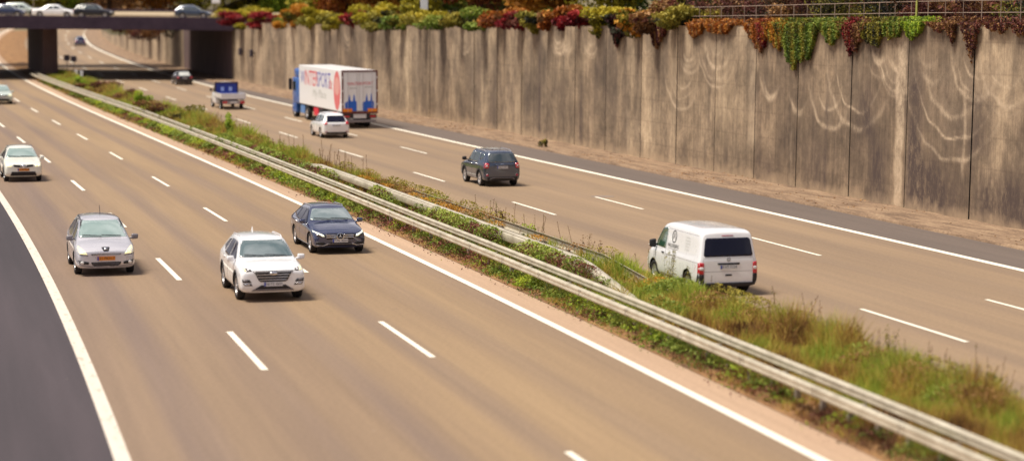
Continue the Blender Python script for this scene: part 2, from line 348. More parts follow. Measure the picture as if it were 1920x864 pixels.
for ji in range(len(joints)-1):
    s1_, s0_ = joints[ji]-.035, joints[ji+1]+.035
    mid = (s0_+s1_)/2; res = .07 if mid < 135 else .14
    if mid < 68: res = .25
    nu = max(3, int((s1_-s0_)/res)); nv = int(7.5/res)
    u = np.linspace(s0_, s1_, nu); v = np.linspace(-.15, 1, nv)
    U, Vv = np.meshgrid(u, v, indexing='ij')
    Hh = np.array([WALL_H(x) for x in u])[:, None]; Zz = np.where(Vv < 0, Vv*1.0, Vv*Hh)
    nn = np.array([WALL_N(x) for x in u])[:, None]+0*Vv
    off = _ar.uniform(-.012, .012)
    P = RD(U.ravel(), nn.ravel()+off, Zz.ravel())-wl
    Uf, Zf = U.ravel(), Zz.ravel()
    pale = np.zeros_like(Uf); dark = np.zeros_like(Uf)
    jit = .10*np.sin(Uf*3.1+Zf*1.3)+.05*np.sin(Zf*7+Uf*2)
    for (sc_, zc_, r_, st_, wd_) in arcs:
        if abs(sc_-mid) > 9: continue
        d = np.hypot((Uf-sc_), (Zf-zc_)*1.0)+jit*.5
        ang = np.arctan2(zc_-Zf, Uf-sc_)           # pi/2 is straight below
        am = np.clip(1.25-np.abs(ang-math.pi/2+.25)/1.15, 0, 1)
        pale += st_*.95*np.exp(-((d-r_)/wd_)**2)*am
        if r_ > 1.0: pale += .07*(d < r_)*am
    for (sc_, z0, z1, w_, st_) in [(84.9+.55, 0, 7.6, .36, 1.6), (208.5, 0, 6.6, 2.7, .8), (205.2, 0, 6, .7, .4), (151, 1, 7, .4, .25), (140.2, 0, 7.3, .5, .3), (119, 0, 3, .4, .25), (112, 0, 6, .5, .2), (159.5, 0, 7, .7, .3), (176, 0, 2.8, 1.2, .4), (101.2, 2, 7, .5, .5), (79.8, 2, 5.6, .12, .5), (96.5, 0, 3, .12, .3), (165, 0, 7, .4, .3), (222, 0, 4.5, 1.6, .4), (233, 0, 5, 1.2, .3)]:
        if abs(sc_-mid) > 9: continue
        e = np.exp(-(np.abs((Uf-sc_+.06*np.sin(Zf*2.2)))/w_)**4)*np.clip((Zf-z0)*2+1, 0, 1)*np.clip((z1-Zf)*2, 0, 1)
        pale += st_*e*(.85+.15*np.sin(Zf*5+Uf*9))
    for (sc_, z0, z1, w_, st_) in [(84.0, 0, 6.5, .7, .55), (83.2, 0, 3.2, 1.4, .5), (81.5, 0, 2.4, 1.6, .5), (87.4, 0, 3.5, 1.0, .5), (76.5, 0, 2.6, 2.5, .55), (127.3, 0, 5, .35, .4), (135.6, 0, 7, .3, .45), (149.5, 0, 7, .8, .2), (92.7, 0, 5.2, .18, .35), (99.6, 0, 2.2, 1.5, .3), (94, 0, 3, 1.2, .35), (104.5, 0, 2.5, .3, .2), (88.7, 3.2, 5.8, .8, .45), (78.5, 3, 6.0, .9, .35), (146, 0, 6, 1.2, .2), (191, 0, 6.8, 5, .12), (72, 0, 6, 3, .4)]:
        if abs(sc_-mid) > 9: continue
        rag = .85+.15*np.sin(Uf*3.3+np.sin(Zf*1.1)*2)
        e = np.exp(-(np.abs(Uf-sc_)/w_)**3)*np.clip((Zf-z0)*1.5+1, 0, 1)*np.clip((z1-Zf)*.8, 0, 1)*rag
        dark += 1.7*st_*e
    idx = np.arange(Uf.size).reshape(nu, nv)
    F = np.stack([idx[:-1, :-1], idx[:-1, 1:], idx[1:, 1:], idx[1:, :-1]], -1).reshape(-1, 4)
    # thickness: returns at the joints and the coping
    k = len(P); back = P[:].copy()
    ed = np.concatenate([idx[0, :], idx[1:, -1], idx[-1, ::-1][1:]])
    bp = RD(U.ravel()[ed], nn.ravel()[ed]+.28, Zz.ravel()[ed])-wl
    P2 = np.concatenate([P, bp]); bi = np.arange(len(ed))+k
    F2 = np.stack([ed[:-1], bi[:-1], bi[1:], ed[1:]], -1)[:, ::-1]
    pad = len(bp); prnd = _ar.random()
    wp = mk('wall_panel', P2, np.concatenate([F, F2]), [M['wall'], M['joint']], wall,
       uv=np.concatenate([np.stack([Uf, Zf], -1), np.stack([U.ravel()[ed], Zz.ravel()[ed]], -1)]),
       attrs=dict(pale=np.concatenate([np.clip(pale, 0, .9), np.zeros(pad)]), dark=np.concatenate([np.clip(dark, 0, .85), np.zeros(pad)]), panel=np.full(len(P2), prnd)))
    mi = np.zeros(len(F)+len(F2), np.int32); mi[len(F):len(F)+nv-1] = 1; mi[-(nv-1):] = 1; wp.data.polygons.foreach_set('material_index', mi)
ss = np.arange(46, 238.1, 1.0)
a_ = RD(ss, np.array([WALL_N(s) for s in ss])+.12, -.2)-wl; b_ = RD(ss, np.array([WALL_N(s) for s in ss])+.12, np.array([WALL_H(s) for s in ss])-.06)-wl
K = len(ss); mk('joint_backing', np.concatenate([a_, b_]), np.stack([np.arange(K-1), np.arange(K-1)+K, np.arange(K-1)+K+1, np.arange(K-1)+1], -1), M['joint'], wall)
# far wall beyond the bridge, lower and falling away
def farwall():
    fw = empty('retaining_wall', tuple(RD(300, 21))); w0 = np.array(RD(300, 21))
    tag(fw, 'low far concrete wall seen under the bridge, falling away along the curve', 'wall')
    h = lambda s: float(np.interp(s, [268, 275, 300, 330, 360, 440], [6.2, 4.6, 3.6, 2.6, 1.5, .9]))
    for q in np.arange(268, 440, 9.0):
        u = np.linspace(q+.03, q+8.97, 12); v = np.linspace(-.02, 1, 14); U, Vv = np.meshgrid(u, v, indexing='ij')
        Z = Vv*np.array([h(x) for x in u])[:, None]; n_ = np.array([WALL_N(x) for x in u])[:, None]+0*Vv
        P = RD(U.ravel(), n_.ravel(), Z.ravel())-w0; idx = np.arange(U.size).reshape(U.shape)
        F = np.stack([idx[:-1, :-1], idx[:-1, 1:], idx[1:, 1:], idx[1:, :-1]], -1).reshape(-1, 4)
        mk('wall_panel', P, F, M['wall'], fw, uv=np.stack([U.ravel(), Z.ravel()], -1), attrs=dict(pale=np.full(len(P), .3), dark=np.zeros(len(P)), panel=np.full(len(P), _ar.random()*.4)))
    u = np.arange(268, 441, 3.0); hh = np.array([h(x) for x in u]); n_ = np.array([WALL_N(x) for x in u])
    # bank behind it, planted
    rows = [(0.0, 0.0), (.5, .1), (8, 3.2), (20, 5.5), (60, 6.5), (300, 6.5)]
    V = np.concatenate([RD(u, n_+dn+.02, hh+dz*(1 if True else 0)) for dn, dz in rows]); K = len(u); F = []
    for j in range(len(rows)-1):
        a = np.arange(K-1)+j*K; F.append(np.stack([a, a+1, a+1+K, a+K], -1))
    o = mk('bank', V, np.concatenate(F), M['upper']); o['kind'] = 'structure'
farwall()
# upper ground behind the wall
def upper():
    u = np.arange(0, 240, 4.0); n_ = np.array([WALL_N(x) for x in u]); hh = np.array([WALL_H(x) for x in u]); K = len(u)
    rows = [(.02, -.04), (1.0, -.02), (4, .1), (20, .6), (80, 1.5), (400, 3)]
    V = np.concatenate([RD(u, n_+dn, hh+dz) for dn, dz in rows]); F = []
    for j in range(len(rows)-1):
        a = np.arange(K-1)+j*K; F.append(np.stack([a, a+1, a+1+K, a+K], -1))
    o = mk('upper_ground', V, np.concatenate(F), M['upper']); o['kind'] = 'structure'
upper()

# ------------------------------------------------------------------ bridge
def boxv(x0, x1, y0, y1, z0, z1):
    v = [(x0, y0, z0), (x1, y0, z0), (x1, y1, z0), (x0, y1, z0), (x0, y0, z1), (x1, y0, z1), (x1, y1, z1), (x0, y1, z1)]
    f = [(0, 3, 2, 1), (4, 5, 6, 7), (0, 1, 5, 4), (1, 2, 6, 5), (2, 3, 7, 6), (3, 0, 4, 7)]
    return v, f
def boxes(name, lst, m, parent=None, bevel=0, smooth=False):
    V = []; F = []
    for b in lst:
        v, f = boxv(*b); k = len(V); V += v; F += [tuple(i+k for i in q) for q in f]
    o = mk(name, V, F, m, parent)
    if bevel:
        bm = bmesh.new(); bm.from_mesh(o.data)
        bmesh.ops.bevel(bm, geom=bm.edges[:], offset=bevel, segments=2, affect='EDGES', profile=.6)
        bm.to_mesh(o.data); bm.free()
        if smooth: o.data.polygons.foreach_set('use_smooth', np.ones(len(o.data.polygons), bool))
    return o
def poly_prism(name, pts, z0, z1, m, parent):
    k = len(pts); V = [(x, y, z0) for x, y in pts]+[(x, y, z1) for x, y in pts]
    F = [tuple(range(k))[::-1], tuple(range(k, 2*k))]+[(i, (i+1) % k, (i+1) % k+k, i+k) for i in range(k)]
    return mk(name, V, F, m, parent)
br = empty('road_bridge', (-52, 246, -14.6)); tag(br, 'concrete road bridge crossing over the motorway with cars on its deck', 'bridge')
def B(v): return v  # bridge parts are given in world axes, shifted to the empty
ox, oy, oz = -52, 246, -14.6
YB0, YB1 = 233.0, 261.0
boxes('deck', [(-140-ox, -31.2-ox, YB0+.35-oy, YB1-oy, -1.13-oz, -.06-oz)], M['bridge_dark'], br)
boxes('road_surface', [(-140-ox, 60-ox, YB0+.6-oy, YB1-.3-oy, -.055-oz, .0-oz)], M['bridge_deck'], br)
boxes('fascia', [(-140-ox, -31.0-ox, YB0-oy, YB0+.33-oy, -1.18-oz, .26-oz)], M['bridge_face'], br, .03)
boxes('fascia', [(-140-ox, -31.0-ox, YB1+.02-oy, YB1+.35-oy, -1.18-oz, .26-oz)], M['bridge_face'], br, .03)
boxes('kerb', [(-140-ox, -31-ox, YB0+8.9-oy, YB0+9.2-oy, .002-oz, .16-oz)], M['bridge_deck'], br)
pA, pB, pC, pD = RD(247.0, 2.35), RD(247.6, 4.0), RD(271, 4.0), RD(271, 2.35)
poly_prism('pier', [(p[0]-ox, p[1]-oy) for p in (pA, pB, pC, pD)], -15.0-oz, -1.14-oz, M['pier'], br)
q0, q1 = RD(237.5, 22.3), RD(271, 21.65)
poly_prism('abutment', [(q0[0]-ox, q0[1]-oy), (q0[0]+9-ox, q0[1]-oy), (q1[0]+9-ox, q1[1]-oy), (q1[0]-ox, q1[1]-oy)], -15.2-oz, -1.14-oz, M['pier'], br)
q0, q1 = RD(236, -22.6), RD(271, -22.6)
poly_prism('abutment', [(q0[0]-9-ox, q0[1]-oy), (q0[0]-ox, q0[1]-oy), (q1[0]-ox, q1[1]-oy), (q1[0]-9-ox, q1[1]-oy)], -15.2-oz, -1.14-oz, M['pier'], br)

# ------------------------------------------------------------------ guard rails
def tubebox(V, F, a, b, r):
    a = np.array(a, float); b = np.array(b, float); d = (b-a)/np.linalg.norm(b-a)
    u = np.cross(d, (0, 0, 1)) if abs(d[2]) < .9 else np.cross(d, (1, 0, 0)); u /= np.linalg.norm(u); w = np.cross(d, u); k = len(V)
    for p in (a, b):
        for j in range(6): V.append(p+r*(math.cos(j*math.pi/3)*u+math.sin(j*math.pi/3)*w))
    F += [(k+j, k+(j+1) % 6, k+6+(j+1) % 6, k+6+j) for j in range(6)]+[tuple(k+j for j in range(6))[::-1], tuple(k+6+j for j in range(6))]
WB = [(0, -.155), (.0, -.14), (-.045, -.125), (-.07, -.095), (-.07, -.05), (-.055, -.02), (-.055, .02), (-.07, .05), (-.07, .095), (-.045, .125), (0, .14), (0, .155)]
def beam(name, s_arr, nf, zf, side, root, org, m=None, profile=WB, zc=1.0):
    V = []; K = len(s_arr)
    pr = profile+[(a+.012, b) for a, b in reversed(profile)]
    for (dn, dz) in pr:
        V.append(RD(s_arr, np.array([nf(s) for s in s_arr])+dn*side, np.array([zf(s) for s in s_arr])+dz*zc)-org)
    V = np.concatenate(V); F = []; n_ = len(pr)
    for j in range(n_):
        a = np.arange(K-1)+j*K; b = np.arange(K-1)+((j+1) % n_)*K; F.append(np.stack([a, a+1, b+1, b], -1))
    return mk(name, V, np.concatenate(F), m or M['galv'], root, uv=None)
def post(s, n, h, root, org, w=.055, d=.11):
    p = RD(s, n)-org; th = heading(s); cx, cy = math.cos(th), math.sin(th)
    V = []; F = []
    for (a0, a1, b0, b1) in ((-w, w, -d/2, -d/2+.008), (-w, w, d/2-.008, d/2), (-w, -w+.008, -d/2+.008, d/2-.008)):
        k = len(V)
        for z in (-.2, h):
            for (a, b) in ((a0, b0), (a1, b0), (a1, b1), (a0, b1)):
                V.append((p[0]+a*cx-b*cy, p[1]+a*cy+b*cx, p[2]+z))
        F += [(k, k+1, k+5, k+4), (k+1, k+2, k+6, k+5), (k+2, k+3, k+7, k+6), (k+3, k, k+4, k+7), (k+4, k+5, k+6, k+7)]
    return mk('post', V, F, M['galv_post'], root)
def spacer(s, n0, n1, z, root, org):
    a, b = RD(s, n0, z)-org, RD(s, n1, z)-org; th = heading(s); f = np.array([-math.sin(th), math.cos(th), 0])*.045
    V = [a-f, a+f, b+f, b-f]; V = V+[v+np.array([0, 0, .09]) for v in V]
    return mk('spacer', V, [(3, 2, 1, 0), (4, 5, 6, 7), (0, 1, 5, 4), (1, 2, 6, 5), (2, 3, 7, 6), (3, 0, 4, 7)], M['galv_post'], root)
NL = lambda s: float(np.interp(s, [30, 50, 80, 130, 170, 200, 245], [1.42, 1.36, 1.34, 1.75, 1.9, 1.5, .75]))
org = np.array(RD(100, 1.5)); gr = empty('guard_rail', tuple(org))
tag(gr, 'long weathered double beam guard rail running the whole median to the bridge pier', 'guard rail')
sa = np.arange(18, 247, 1.0)
beam('rail_beam', sa, NL, lambda s: .60, 1, gr, org, zc=.80)
beam('rail_beam', sa, lambda s: NL(s)+.66, lambda s: .635, 1, gr, org, zc=.78)
k_ = 0
for s in list(np.arange(32, 110, 1.35))+list(np.arange(110, 245, 3.4)):
    if k_ >= 100: break
    post(s, NL(s)+.40, .50, gr, org); k_ += 1
for s in np.arange(33, 245, 4.05): spacer(s, NL(s)+.02, NL(s)+.58, .44, gr, org)
for s in np.arange(34, 150, 4.05):
    V = []; F = []
    for dz in (-.085, .085):
        p = RD(s, NL(s)-.075, .60+dz*.8)-org; q = RD(s, NL(s)-.095, .60+dz*.8)-org; tubebox(V, F, p, q, .02)
    a0, a1 = RD(s+.17, NL(s)-.079, .60-.10)-org, RD(s+.20, NL(s)-.079, .60-.10)-org; k = len(V); V += [a0, a1, a1+np.array([0, 0, .20]), a0+np.array([0, 0, .20])]; F.append((k, k+1, k+2, k+3))
    mk('lap_joint', V, F, M['galv_post'], gr)
# second, shorter rail with ramped ends
org2 = np.array(RD(85, 3.3)); g2 = empty('guard_rail', tuple(org2)); BOXP = [(0, -.16), (-.055, -.14), (-.075, -.10), (-.068, .0), (-.078, .10), (-.055, .14), (0, .16)]
tag(g2, 'shorter guard rail behind the long one, its ramped end sinking into weeds', 'guard rail')
ZR = lambda s: float(np.interp(s, [55.0, 57.5, 63.8, 65.5, 107, 112, 116], [-.14, .02, .55, .63, .63, .35, -.1]))
NR = lambda s: float(np.interp(s, [55, 64, 110], [2.75, 3.2, 3.35]))
sa2 = np.arange(55, 116.1, .5)
beam('rail_beam', sa2, NR, ZR, 1, g2, org2, profile=BOXP)
ZR2 = lambda s: float(np.interp(s, [55.5, 57.5, 64.5, 66, 92, 97], [-.1, .06, .5, .60, .60, -.1]))
beam('rail_beam', np.arange(55.5, 97.1, .5), lambda s: 4.45, ZR2, -1, g2, org2)
for s in np.arange(66, 108, 1.35): post(s, NR(s)+.14, .55, g2, org2)
for s in np.arange(66.6, 94, 2.7): post(s, 4.3, .55, g2, org2)
for s in np.arange(67, 94, 5.4): spacer(s, NR(s)+.01, 4.44, .45, g2, org2)
# flat capping strip bolted on the short rail (the broad pale band)
capb = [(0, 0), (.20, .0)]
beam('cap_strip', sa2, lambda s: NR(s)-.02, lambda s: ZR(s)+.165, 1, g2, org2, profile=[(0, 0), (0.02, .02), (.20, .025), (.22, 0)])

# rail fence on top of the retaining wall
fo = np.array(RD(95, 24.6)); fe = empty('railing', tuple(fo)); tag(fe, 'thin metal safety railing on top of the retaining wall among autumn creepers', 'railing')
M['rail_paint'] = mat('railing_metal', (.33, .24, .19), .55, .3)
M['rail_green'] = mat('railing_post_green', (.42, .42, .10), .6)
sr = np.arange(66, 113, 1.5)
for zt, r in ((.98, .022), (.50, .022)):
    V = []; F = []
    for a, b in zip(sr[:-1], sr[1:]): tubebox(V, F, RD(a, 24.65, WALL_H(a)+zt)-fo, RD(b, 24.65, WALL_H(b)+zt)-fo, r)
    mk('rail', V, F, M['rail_paint'], fe)
for i, s in enumerate(sr[::1]):
    V = []; F = []; tubebox(V, F, RD(s, 24.65, WALL_H(s)-.1)-fo, RD(s, 24.65, WALL_H(s)+.98)-fo, .018 if i % 3 else .026)
    mk('post', V, F, M['rail_paint'], fe)
V = []; F = []; tubebox(V, F, RD(84.9, 24.58, WALL_H(85)-.1)-fo, RD(84.9, 24.58, WALL_H(85)+1.02)-fo, .05)
mk('post', V, F, M['rail_green'], fe)['label'] = 'thick green post'

# ------------------------------------------------------------------ vegetation
def leafmat(name, stops, rough=.6, trans=.25):
    g = NG(name, rough); t = g.attr('tint'); c = g.ramp(t, stops); g.col(c)
    g.b.inputs['Specular IOR Level'].default_value = .25
    # leaves let some light through
    tr = g.n('ShaderNodeBsdfTranslucent'); g.l(c, tr.inputs[0]); mxs = g.n('ShaderNodeMixShader'); mxs.inputs[0].default_value = trans
    out = g.t.nodes['Material Output']; g.l(g.b.outputs[0], mxs.inputs[1]); g.l(tr.outputs[0], mxs.inputs[2]); g.l(mxs.outputs[0], out.inputs[0])
    return g.m
LM = {}
LM.update({
 'green': leafmat('leaf_green', [(0, (.045, .07, .014)), (.5, (.15, .22, .03)), (1, (.38, .43, .08))]),
 'bright': leafmat('leaf_bright_green', [(0, (.10, .17, .015)), (.5, (.28, .42, .035)), (1, (.55, .62, .07))], trans=.35),
 'yellow': leafmat('leaf_yellow', [(0, (.14, .14, .012)), (.5, (.40, .34, .025)), (1, (.62, .50, .06))]),
 'olive': leafmat('leaf_olive', [(0, (.06, .055, .014)), (.5, (.22, .20, .03)), (1, (.42, .34, .06))]),
 'amber': leafmat('leaf_amber', [(0, (.20, .075, .012)), (.5, (.48, .20, .02)), (1, (.65, .34, .05))]),
 'orange': leafmat('leaf_orange', [(0, (.14, .035, .012)), (.5, (.40, .12, .02)), (1, (.55, .26, .05))]),
 'crimson': leafmat('leaf_crimson', [(0, (.07, .006, .012)), (.5, (.24, .014, .022)), (1, (.44, .05, .045))]),
 'brown': leafmat('leaf_brown', [(0, (.06, .026, .012)), (.5, (.22, .10, .038)), (1, (.45, .25, .10))]),
 'dark': leafmat('leaf_dark', [(0, (.012, .014, .012)), (.5, (.035, .035, .018)), (1, (.08, .07, .03))]),
 'plum': leafmat('leaf_plum', [(0, (.035, .012, .018)), (.5, (.12, .036, .032)), (1, (.26, .09, .06))]),
 'straw': leafmat('grass_mixed', [(0, (.10, .05, .025)), (.2, (.30, .15, .05)), (.38, (.62, .42, .11)), (.55, (.50, .47, .08)), (.75, (.22, .32, .04)), (1, (.54, .58, .09))], trans=.4),
})
M['bark'] = simple_noise('bark', (.05, .035, .025), (.12, .08, .055), 4)
M['stem'] = mat('weed_stem', (.20, .15, .06), .8)
def leaves(C, size, r, tint, up=0.0):
    """C: N x 3 centres -> leaf-shaped quads (diamond), random orientation"""
    N = len(C); a = r.normal(size=(N, 3)); a[:, 2] *= (1-up*.7); a /= np.linalg.norm(a, axis=1)[:, None]
    b = np.cross(a, r.normal(size=(N, 3))); b /= np.linalg.norm(b, axis=1)[:, None]
    sz = size*(.6+.8*r.random(N))[:, None]; a = a*sz; b = b*sz*.48
    V = np.stack([C-a, C+b, C+a, C-b], 1).reshape(-1, 3); F = np.arange(4*N).reshape(N, 4)
    return V, F, np.repeat(tint, 4)
HS = {'yellow': 'olive', 'crimson': 'plum', 'amber': 'olive', 'orange': 'brown', 'green': 'olive', 'olive': 'dark', 'dark': 'plum', 'brown': 'plum', 'bright': 'green', 'plum': 'brown'}
def clump_points(n, ext, r, lobes=9, shell=.55, hang=0):
    """uneven crown: points in several off-centre lobes"""
    L = r.normal(size=(lobes, 3))*.42; L = np.clip(L, -.85, .85); rad = r.uniform(.28, .55, lobes)
    k = r.integers(0, lobes, n); d = r.normal(size=(n, 3)); d /= np.linalg.norm(d, axis=1)[:, None]
    rr = rad[k]*(1-shell*r.random(n)**1.5); P = L[k]+d*rr[:, None]
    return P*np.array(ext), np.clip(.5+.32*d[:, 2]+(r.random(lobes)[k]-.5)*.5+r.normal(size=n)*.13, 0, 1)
def bush(name, loc, ext, n, size, m, label, cat='bush', group=None, seed=0, lobes=9, stems=True):
    r = np.random.default_rng(seed); P, t = clump_points(n, ext, r, lobes)
    if stems:
        root = empty(name, tuple(loc)); V, F, T = leaves(P+np.array([0, 0, ext[2]*.75]), size, r, t)
        o_ = mk('foliage', V, F, [LM[m], LM[HS.get(m, m)]], root, attrs=dict(tint=T))
        ctr = P/np.array(ext); w_ = np.sin(ctr[:, 0]*5+seed)+np.sin(ctr[:, 1]*4+seed*2)+np.sin(ctr[:, 2]*5+1)+r.normal(size=len(P))*.5
        o_.data.polygons.foreach_set('material_index', (w_ > .9).astype(np.int32))
        V = []; F = []
        for k in range(5): tubebox(V, F, (r.normal()*.05, r.normal()*.05, -.05), (r.normal()*ext[0]*.35, r.normal()*ext[1]*.35, ext[2]*r.uniform(.6, 1.1)), .012+.01*ext[2])
        mk('stem', V, F, M['bark'], root)
    else:
        V, F, T = leaves(P, size, r, t); root = mk(name, V, F, LM[m], attrs=dict(tint=T)); root.location = tuple(loc)
    return tag(root, label, cat, group)
def creeper(s, w, drop, m, label, seed, n=1800, size=.085, nofs=0):
    """ivy curtain hanging over the wall top: strands falling down the face"""
    r = np.random.default_rng(seed); root_p = RD(s, WALL_N(s), WALL_H(s)); N = n
    u = r.uniform(-1, 1, N)*.9+r.normal(size=N)*.08; u = np.clip(u, -1, 1)
    prof = (1-np.abs(u)**2.0)*(.80+.14*np.sin(u*5+seed)+.08*np.sin(u*17+seed*2))
    d = r.random(N)**.8*prof*drop
    sv = s+u*w/2; out = -.06-.26*r.random(N)*(1-.5*d/max(drop, .01)); top = r.random(N) < .25
    zz = WALL_H(s)+.12-d; nn = np.array([WALL_N(x) for x in sv])+out
    nn[top] += r.uniform(.1, 1.0, top.sum()); zz[top] = WALL_H(s)+r.uniform(0, .35, top.sum())
    P = RD(sv, nn, zz)-root_p
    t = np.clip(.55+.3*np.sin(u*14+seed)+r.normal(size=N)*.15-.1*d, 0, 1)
    V, F, T = leaves(P, size, r, t, .3)
    root = empty('creeper', tuple(root_p)); o_ = mk('foliage', V, F, [LM[m], LM[HS.get(m, m)]], root, attrs=dict(tint=T))
    w_ = np.sin(u*11+seed)+.9*d/max(drop, .1)+r.normal(size=N)*.5; o_.data.polygons.foreach_set('material_index', (w_ > .85).astype(np.int32))
    V = []; F = []
    for k in range(7):
        uu = r.uniform(-.7, .7); a = RD(s+uu*w/2, WALL_N(s)-.04, WALL_H(s)+.1)-root_p; dd = drop*(1-abs(uu)**1.6)*.8
        tubebox(V, F, a, a+np.array([r.normal()*.05, 0, -dd]), .012)
    mk('stem', V, F, M['bark'], root)
    return tag(root, label, 'creeper', 'creepers hanging over the retaining wall')
# bushes along the wall top : (s, material, size, height, lift)
row = [(238, 'yellow', 3.4, 1.7, 'golden green bush at the bridge end of the wall top'),
 (232.5, 'crimson', 3.2, 1.2, 'deep crimson bush second from the bridge on the wall top'),
 (226.5, 'yellow', 2.6, 1.6, 'yellow green bush between the two crimson bushes near the bridge'),
 (222.5, 'crimson', 3.0, 1.2, 'bright crimson bush hanging low over the wall beyond the truck cab'),
 (213.5, 'green', 2.2, 1.0, 'small dark green bush dipping over the pale wall panel'),
 (207, 'amber', 2.6, 1.7, 'amber yellow bush above the truck cab'),
 (199.5, 'yellow', 2.6, 1.5, 'yellow leaved bush on the wall top over the truck trailer'),
 (193.5, 'olive', 2.4, 1.1, 'olive bush on the wall top above the trailer roof'),
 (189.5, 'yellow', 1.5, .9, 'small lemon yellow bush spilling over the wall edge above the trailer'),
 (184.5, 'crimson', 2.5, 1.4, 'dark red bush to the right of the small lemon yellow one'),
 (178, 'yellow', 2.5, 1.7, 'lime yellow bush just right of the dark red one above the trailer rear'),
 (173, 'olive', 2.4, 1.2, 'olive bush left of the white post on the wall top'),
 (168.5, 'green', 2.2, 1.0, 'dark green bush below the white post on the wall top'),
 (163, 'yellow', 2.4, 1.5, 'yellow green bush right of the white post'),
 (158, 'green', 2.6, 1.3, 'deep green bush drooping over the wall above the swirling scratch'),
 (153, 'olive', 2.3, 1.6, 'olive green bush in the middle of the wall top'),
 (148, 'green', 2.2, 1.4, 'mid green bush beside the orange one on the wall top'),
 (143.5, 'orange', 2.3, 1.4, 'first bright orange bush from the left on the wall top'),
 (139.5, 'crimson', 2.0, 1.1, 'red bush between two orange ones on the wall top'),
 (136.2, 'olive', 1.8, 1.2, 'olive bush with yellow tips between red bushes'),
 (133, 'orange', 1.9, 1.5, 'orange red bush above the pale crescent scratches'),
 (131.2, 'crimson', 1.3, .9, 'small crimson bush over the pale crescent scratches'),
 (127.8, 'crimson', 1.7, 1.2, 'plum red bush left of the large lime bush'),
 (124.0, 'yellow', 2.3, 1.3, 'large lime yellow bush on the wall top'),
 (120.2, 'dark', 1.7, 1.0, 'nearly black bush painting the dark gap beside the amber bush'),  # near-black leaf colour stands in for a shaded gap
 (117.8, 'amber', 1.7, 1.4, 'amber bush before the railing starts'),
 (114.8, 'brown', 2.2, 1.3, 'rust brown bush before the railing starts'),
 (111.5, 'olive', 2.2, 1.2, 'dark olive bush at the start of the railing')]
for i, (s, m, w, h, lab) in enumerate(row):
    loc = RD(s, WALL_N(s)+.55, WALL_H(s)-.35)
    bush('autumn_bush', loc, (w*.86, w*.5, h*.66), 3400, .10+.0003*s, m, lab, 'bush', 'autumn bushes on the retaining wall top', seed=100+i, lobes=11)
row2 = [(105.5, 'orange', 3.2, .7, .5, 'rusty creeper under the railing left of the pale wall panel'),
 (108.6, 'orange', 1.8, .9, 0, 'short orange creeper where the railing starts'),
 (114.2, 'plum', 2.2, 1.5, 0, 'dark purple creeper hanging below the dark olive bush'),
 (120.8, 'dark', 1.7, 1.4, 0, 'dark green creeper hanging beside the amber bush'),
 (100.4, 'orange', 2.6, 1.5, 0, 'flame orange creeper at the left of the green curtain'),
 (98.3, 'amber', 2.2, 1.5, 0, 'amber brown creeper touching the green curtain'),
 (99.9, 'crimson', 1.0, 1.55, 0, 'narrow red creeper among the orange ones'),
 (95.7, 'green', 3.5, 2.6, 0, 'largest green creeper curtain reaching furthest down the wall'),
 (96.6, 'olive', 3.0, 1.5, 0, 'olive creeper over the shoulder of the green curtain'),
 (92.1, 'green', 2.4, 1.1, 0, 'short green creeper right of the largest curtain'),
 (89.9, 'brown', 2.4, 1.35, 0, 'brown red creeper ending in a crimson tip'),
 (90.3, 'crimson', .8, 1.65, 0, 'small crimson tip of creeper over the wall joint'),
 (88.0, 'olive', 2.0, 1.3, 0, 'olive creeper right of the crimson tip'),
 (86.1, 'green', 1.7, .9, 0, 'green creeper left of the thick green post'),
 (84.2, 'bright', 1.5, .85, 0, 'bright green creeper beside the pale drain streak'),
 (81.9, 'brown', 1.8, .45, 0, 'thin brown creeper right of the bright green one'),
 (79.3, 'plum', 1.1, 1.6, 0, 'long plum coloured creeper near the right end of the wall'),
 (80.9, 'brown', .6, 1.0, 0, 'faded brown creeper sprays over scratched concrete'),
 (77.2, 'plum', 1.6, .5, 0, 'plum brown creeper at the far right wall top'),
 (75.4, 'plum', 1.2, .7, 0, 'short plum creeper at the right picture edge')]
for i, (s, m, w, d, _, lab) in enumerate(row2): creeper(s, w*1.25, d, m, lab, 300+i, n=int((1500+1500*w*d*.7)*(1 if s > 83 else .4)), size=.06 if s < 104 else .08)
# brush behind the railing
brush = [(112, 'dark'), (109, 'brown'), (106.3, 'plum'), (103.5, 'dark'), (101, 'brown'), (98.4, 'plum'), (95.9, 'olive'), (93.2, 'olive'), (90.8, 'dark'), (88.6, 'plum'), (86.4, 'plum'), (84, 'brown'), (81.8, 'plum'), (79.6, 'olive'), (77.7, 'dark'), (75.6, 'amber'), (73.6, 'brown'), (71.5, 'dark'), (69, 'brown')]
names_ = ['dark shrub where the railing begins', 'brown shrub behind the first railing bays', 'plum shrub behind the railing left of the pale panel', 'dark shrub behind the railing over the pale panel', 'brown shrub behind the railing above the orange creeper', 'plum shrub behind the railing above the amber creeper', 'olive shrub behind the railing above the largest curtain', 'second olive shrub behind the railing, right of the curtain', 'dark shrub behind the railing above the brown red creeper', 'plum shrub left of the thick green post', 'purplish shrub directly behind the thick green post', 'brown shrub just right of the thick green post', 'plum shrub behind the right part of the railing', 'olive shrub behind the right part of the railing', 'very dark shrub above the long plum creeper', 'amber leaved shrub at the upper right corner', 'brown shrub at the right picture edge above the wall', 'dark shrub beyond the right picture edge', 'rust shrub beyond the right picture edge']
for i, ((s, m), lab) in enumerate(zip(brush, names_)):
    bush('shrub', RD(s, WALL_N(s)+2.2+.8*(i % 2), WALL_H(s)-.1), (1.9, 1.5, 1.25+.35*(i % 3)), 3600, .07, m, lab, 'shrub', 'shrubs behind the railing', seed=500+i, lobes=13)
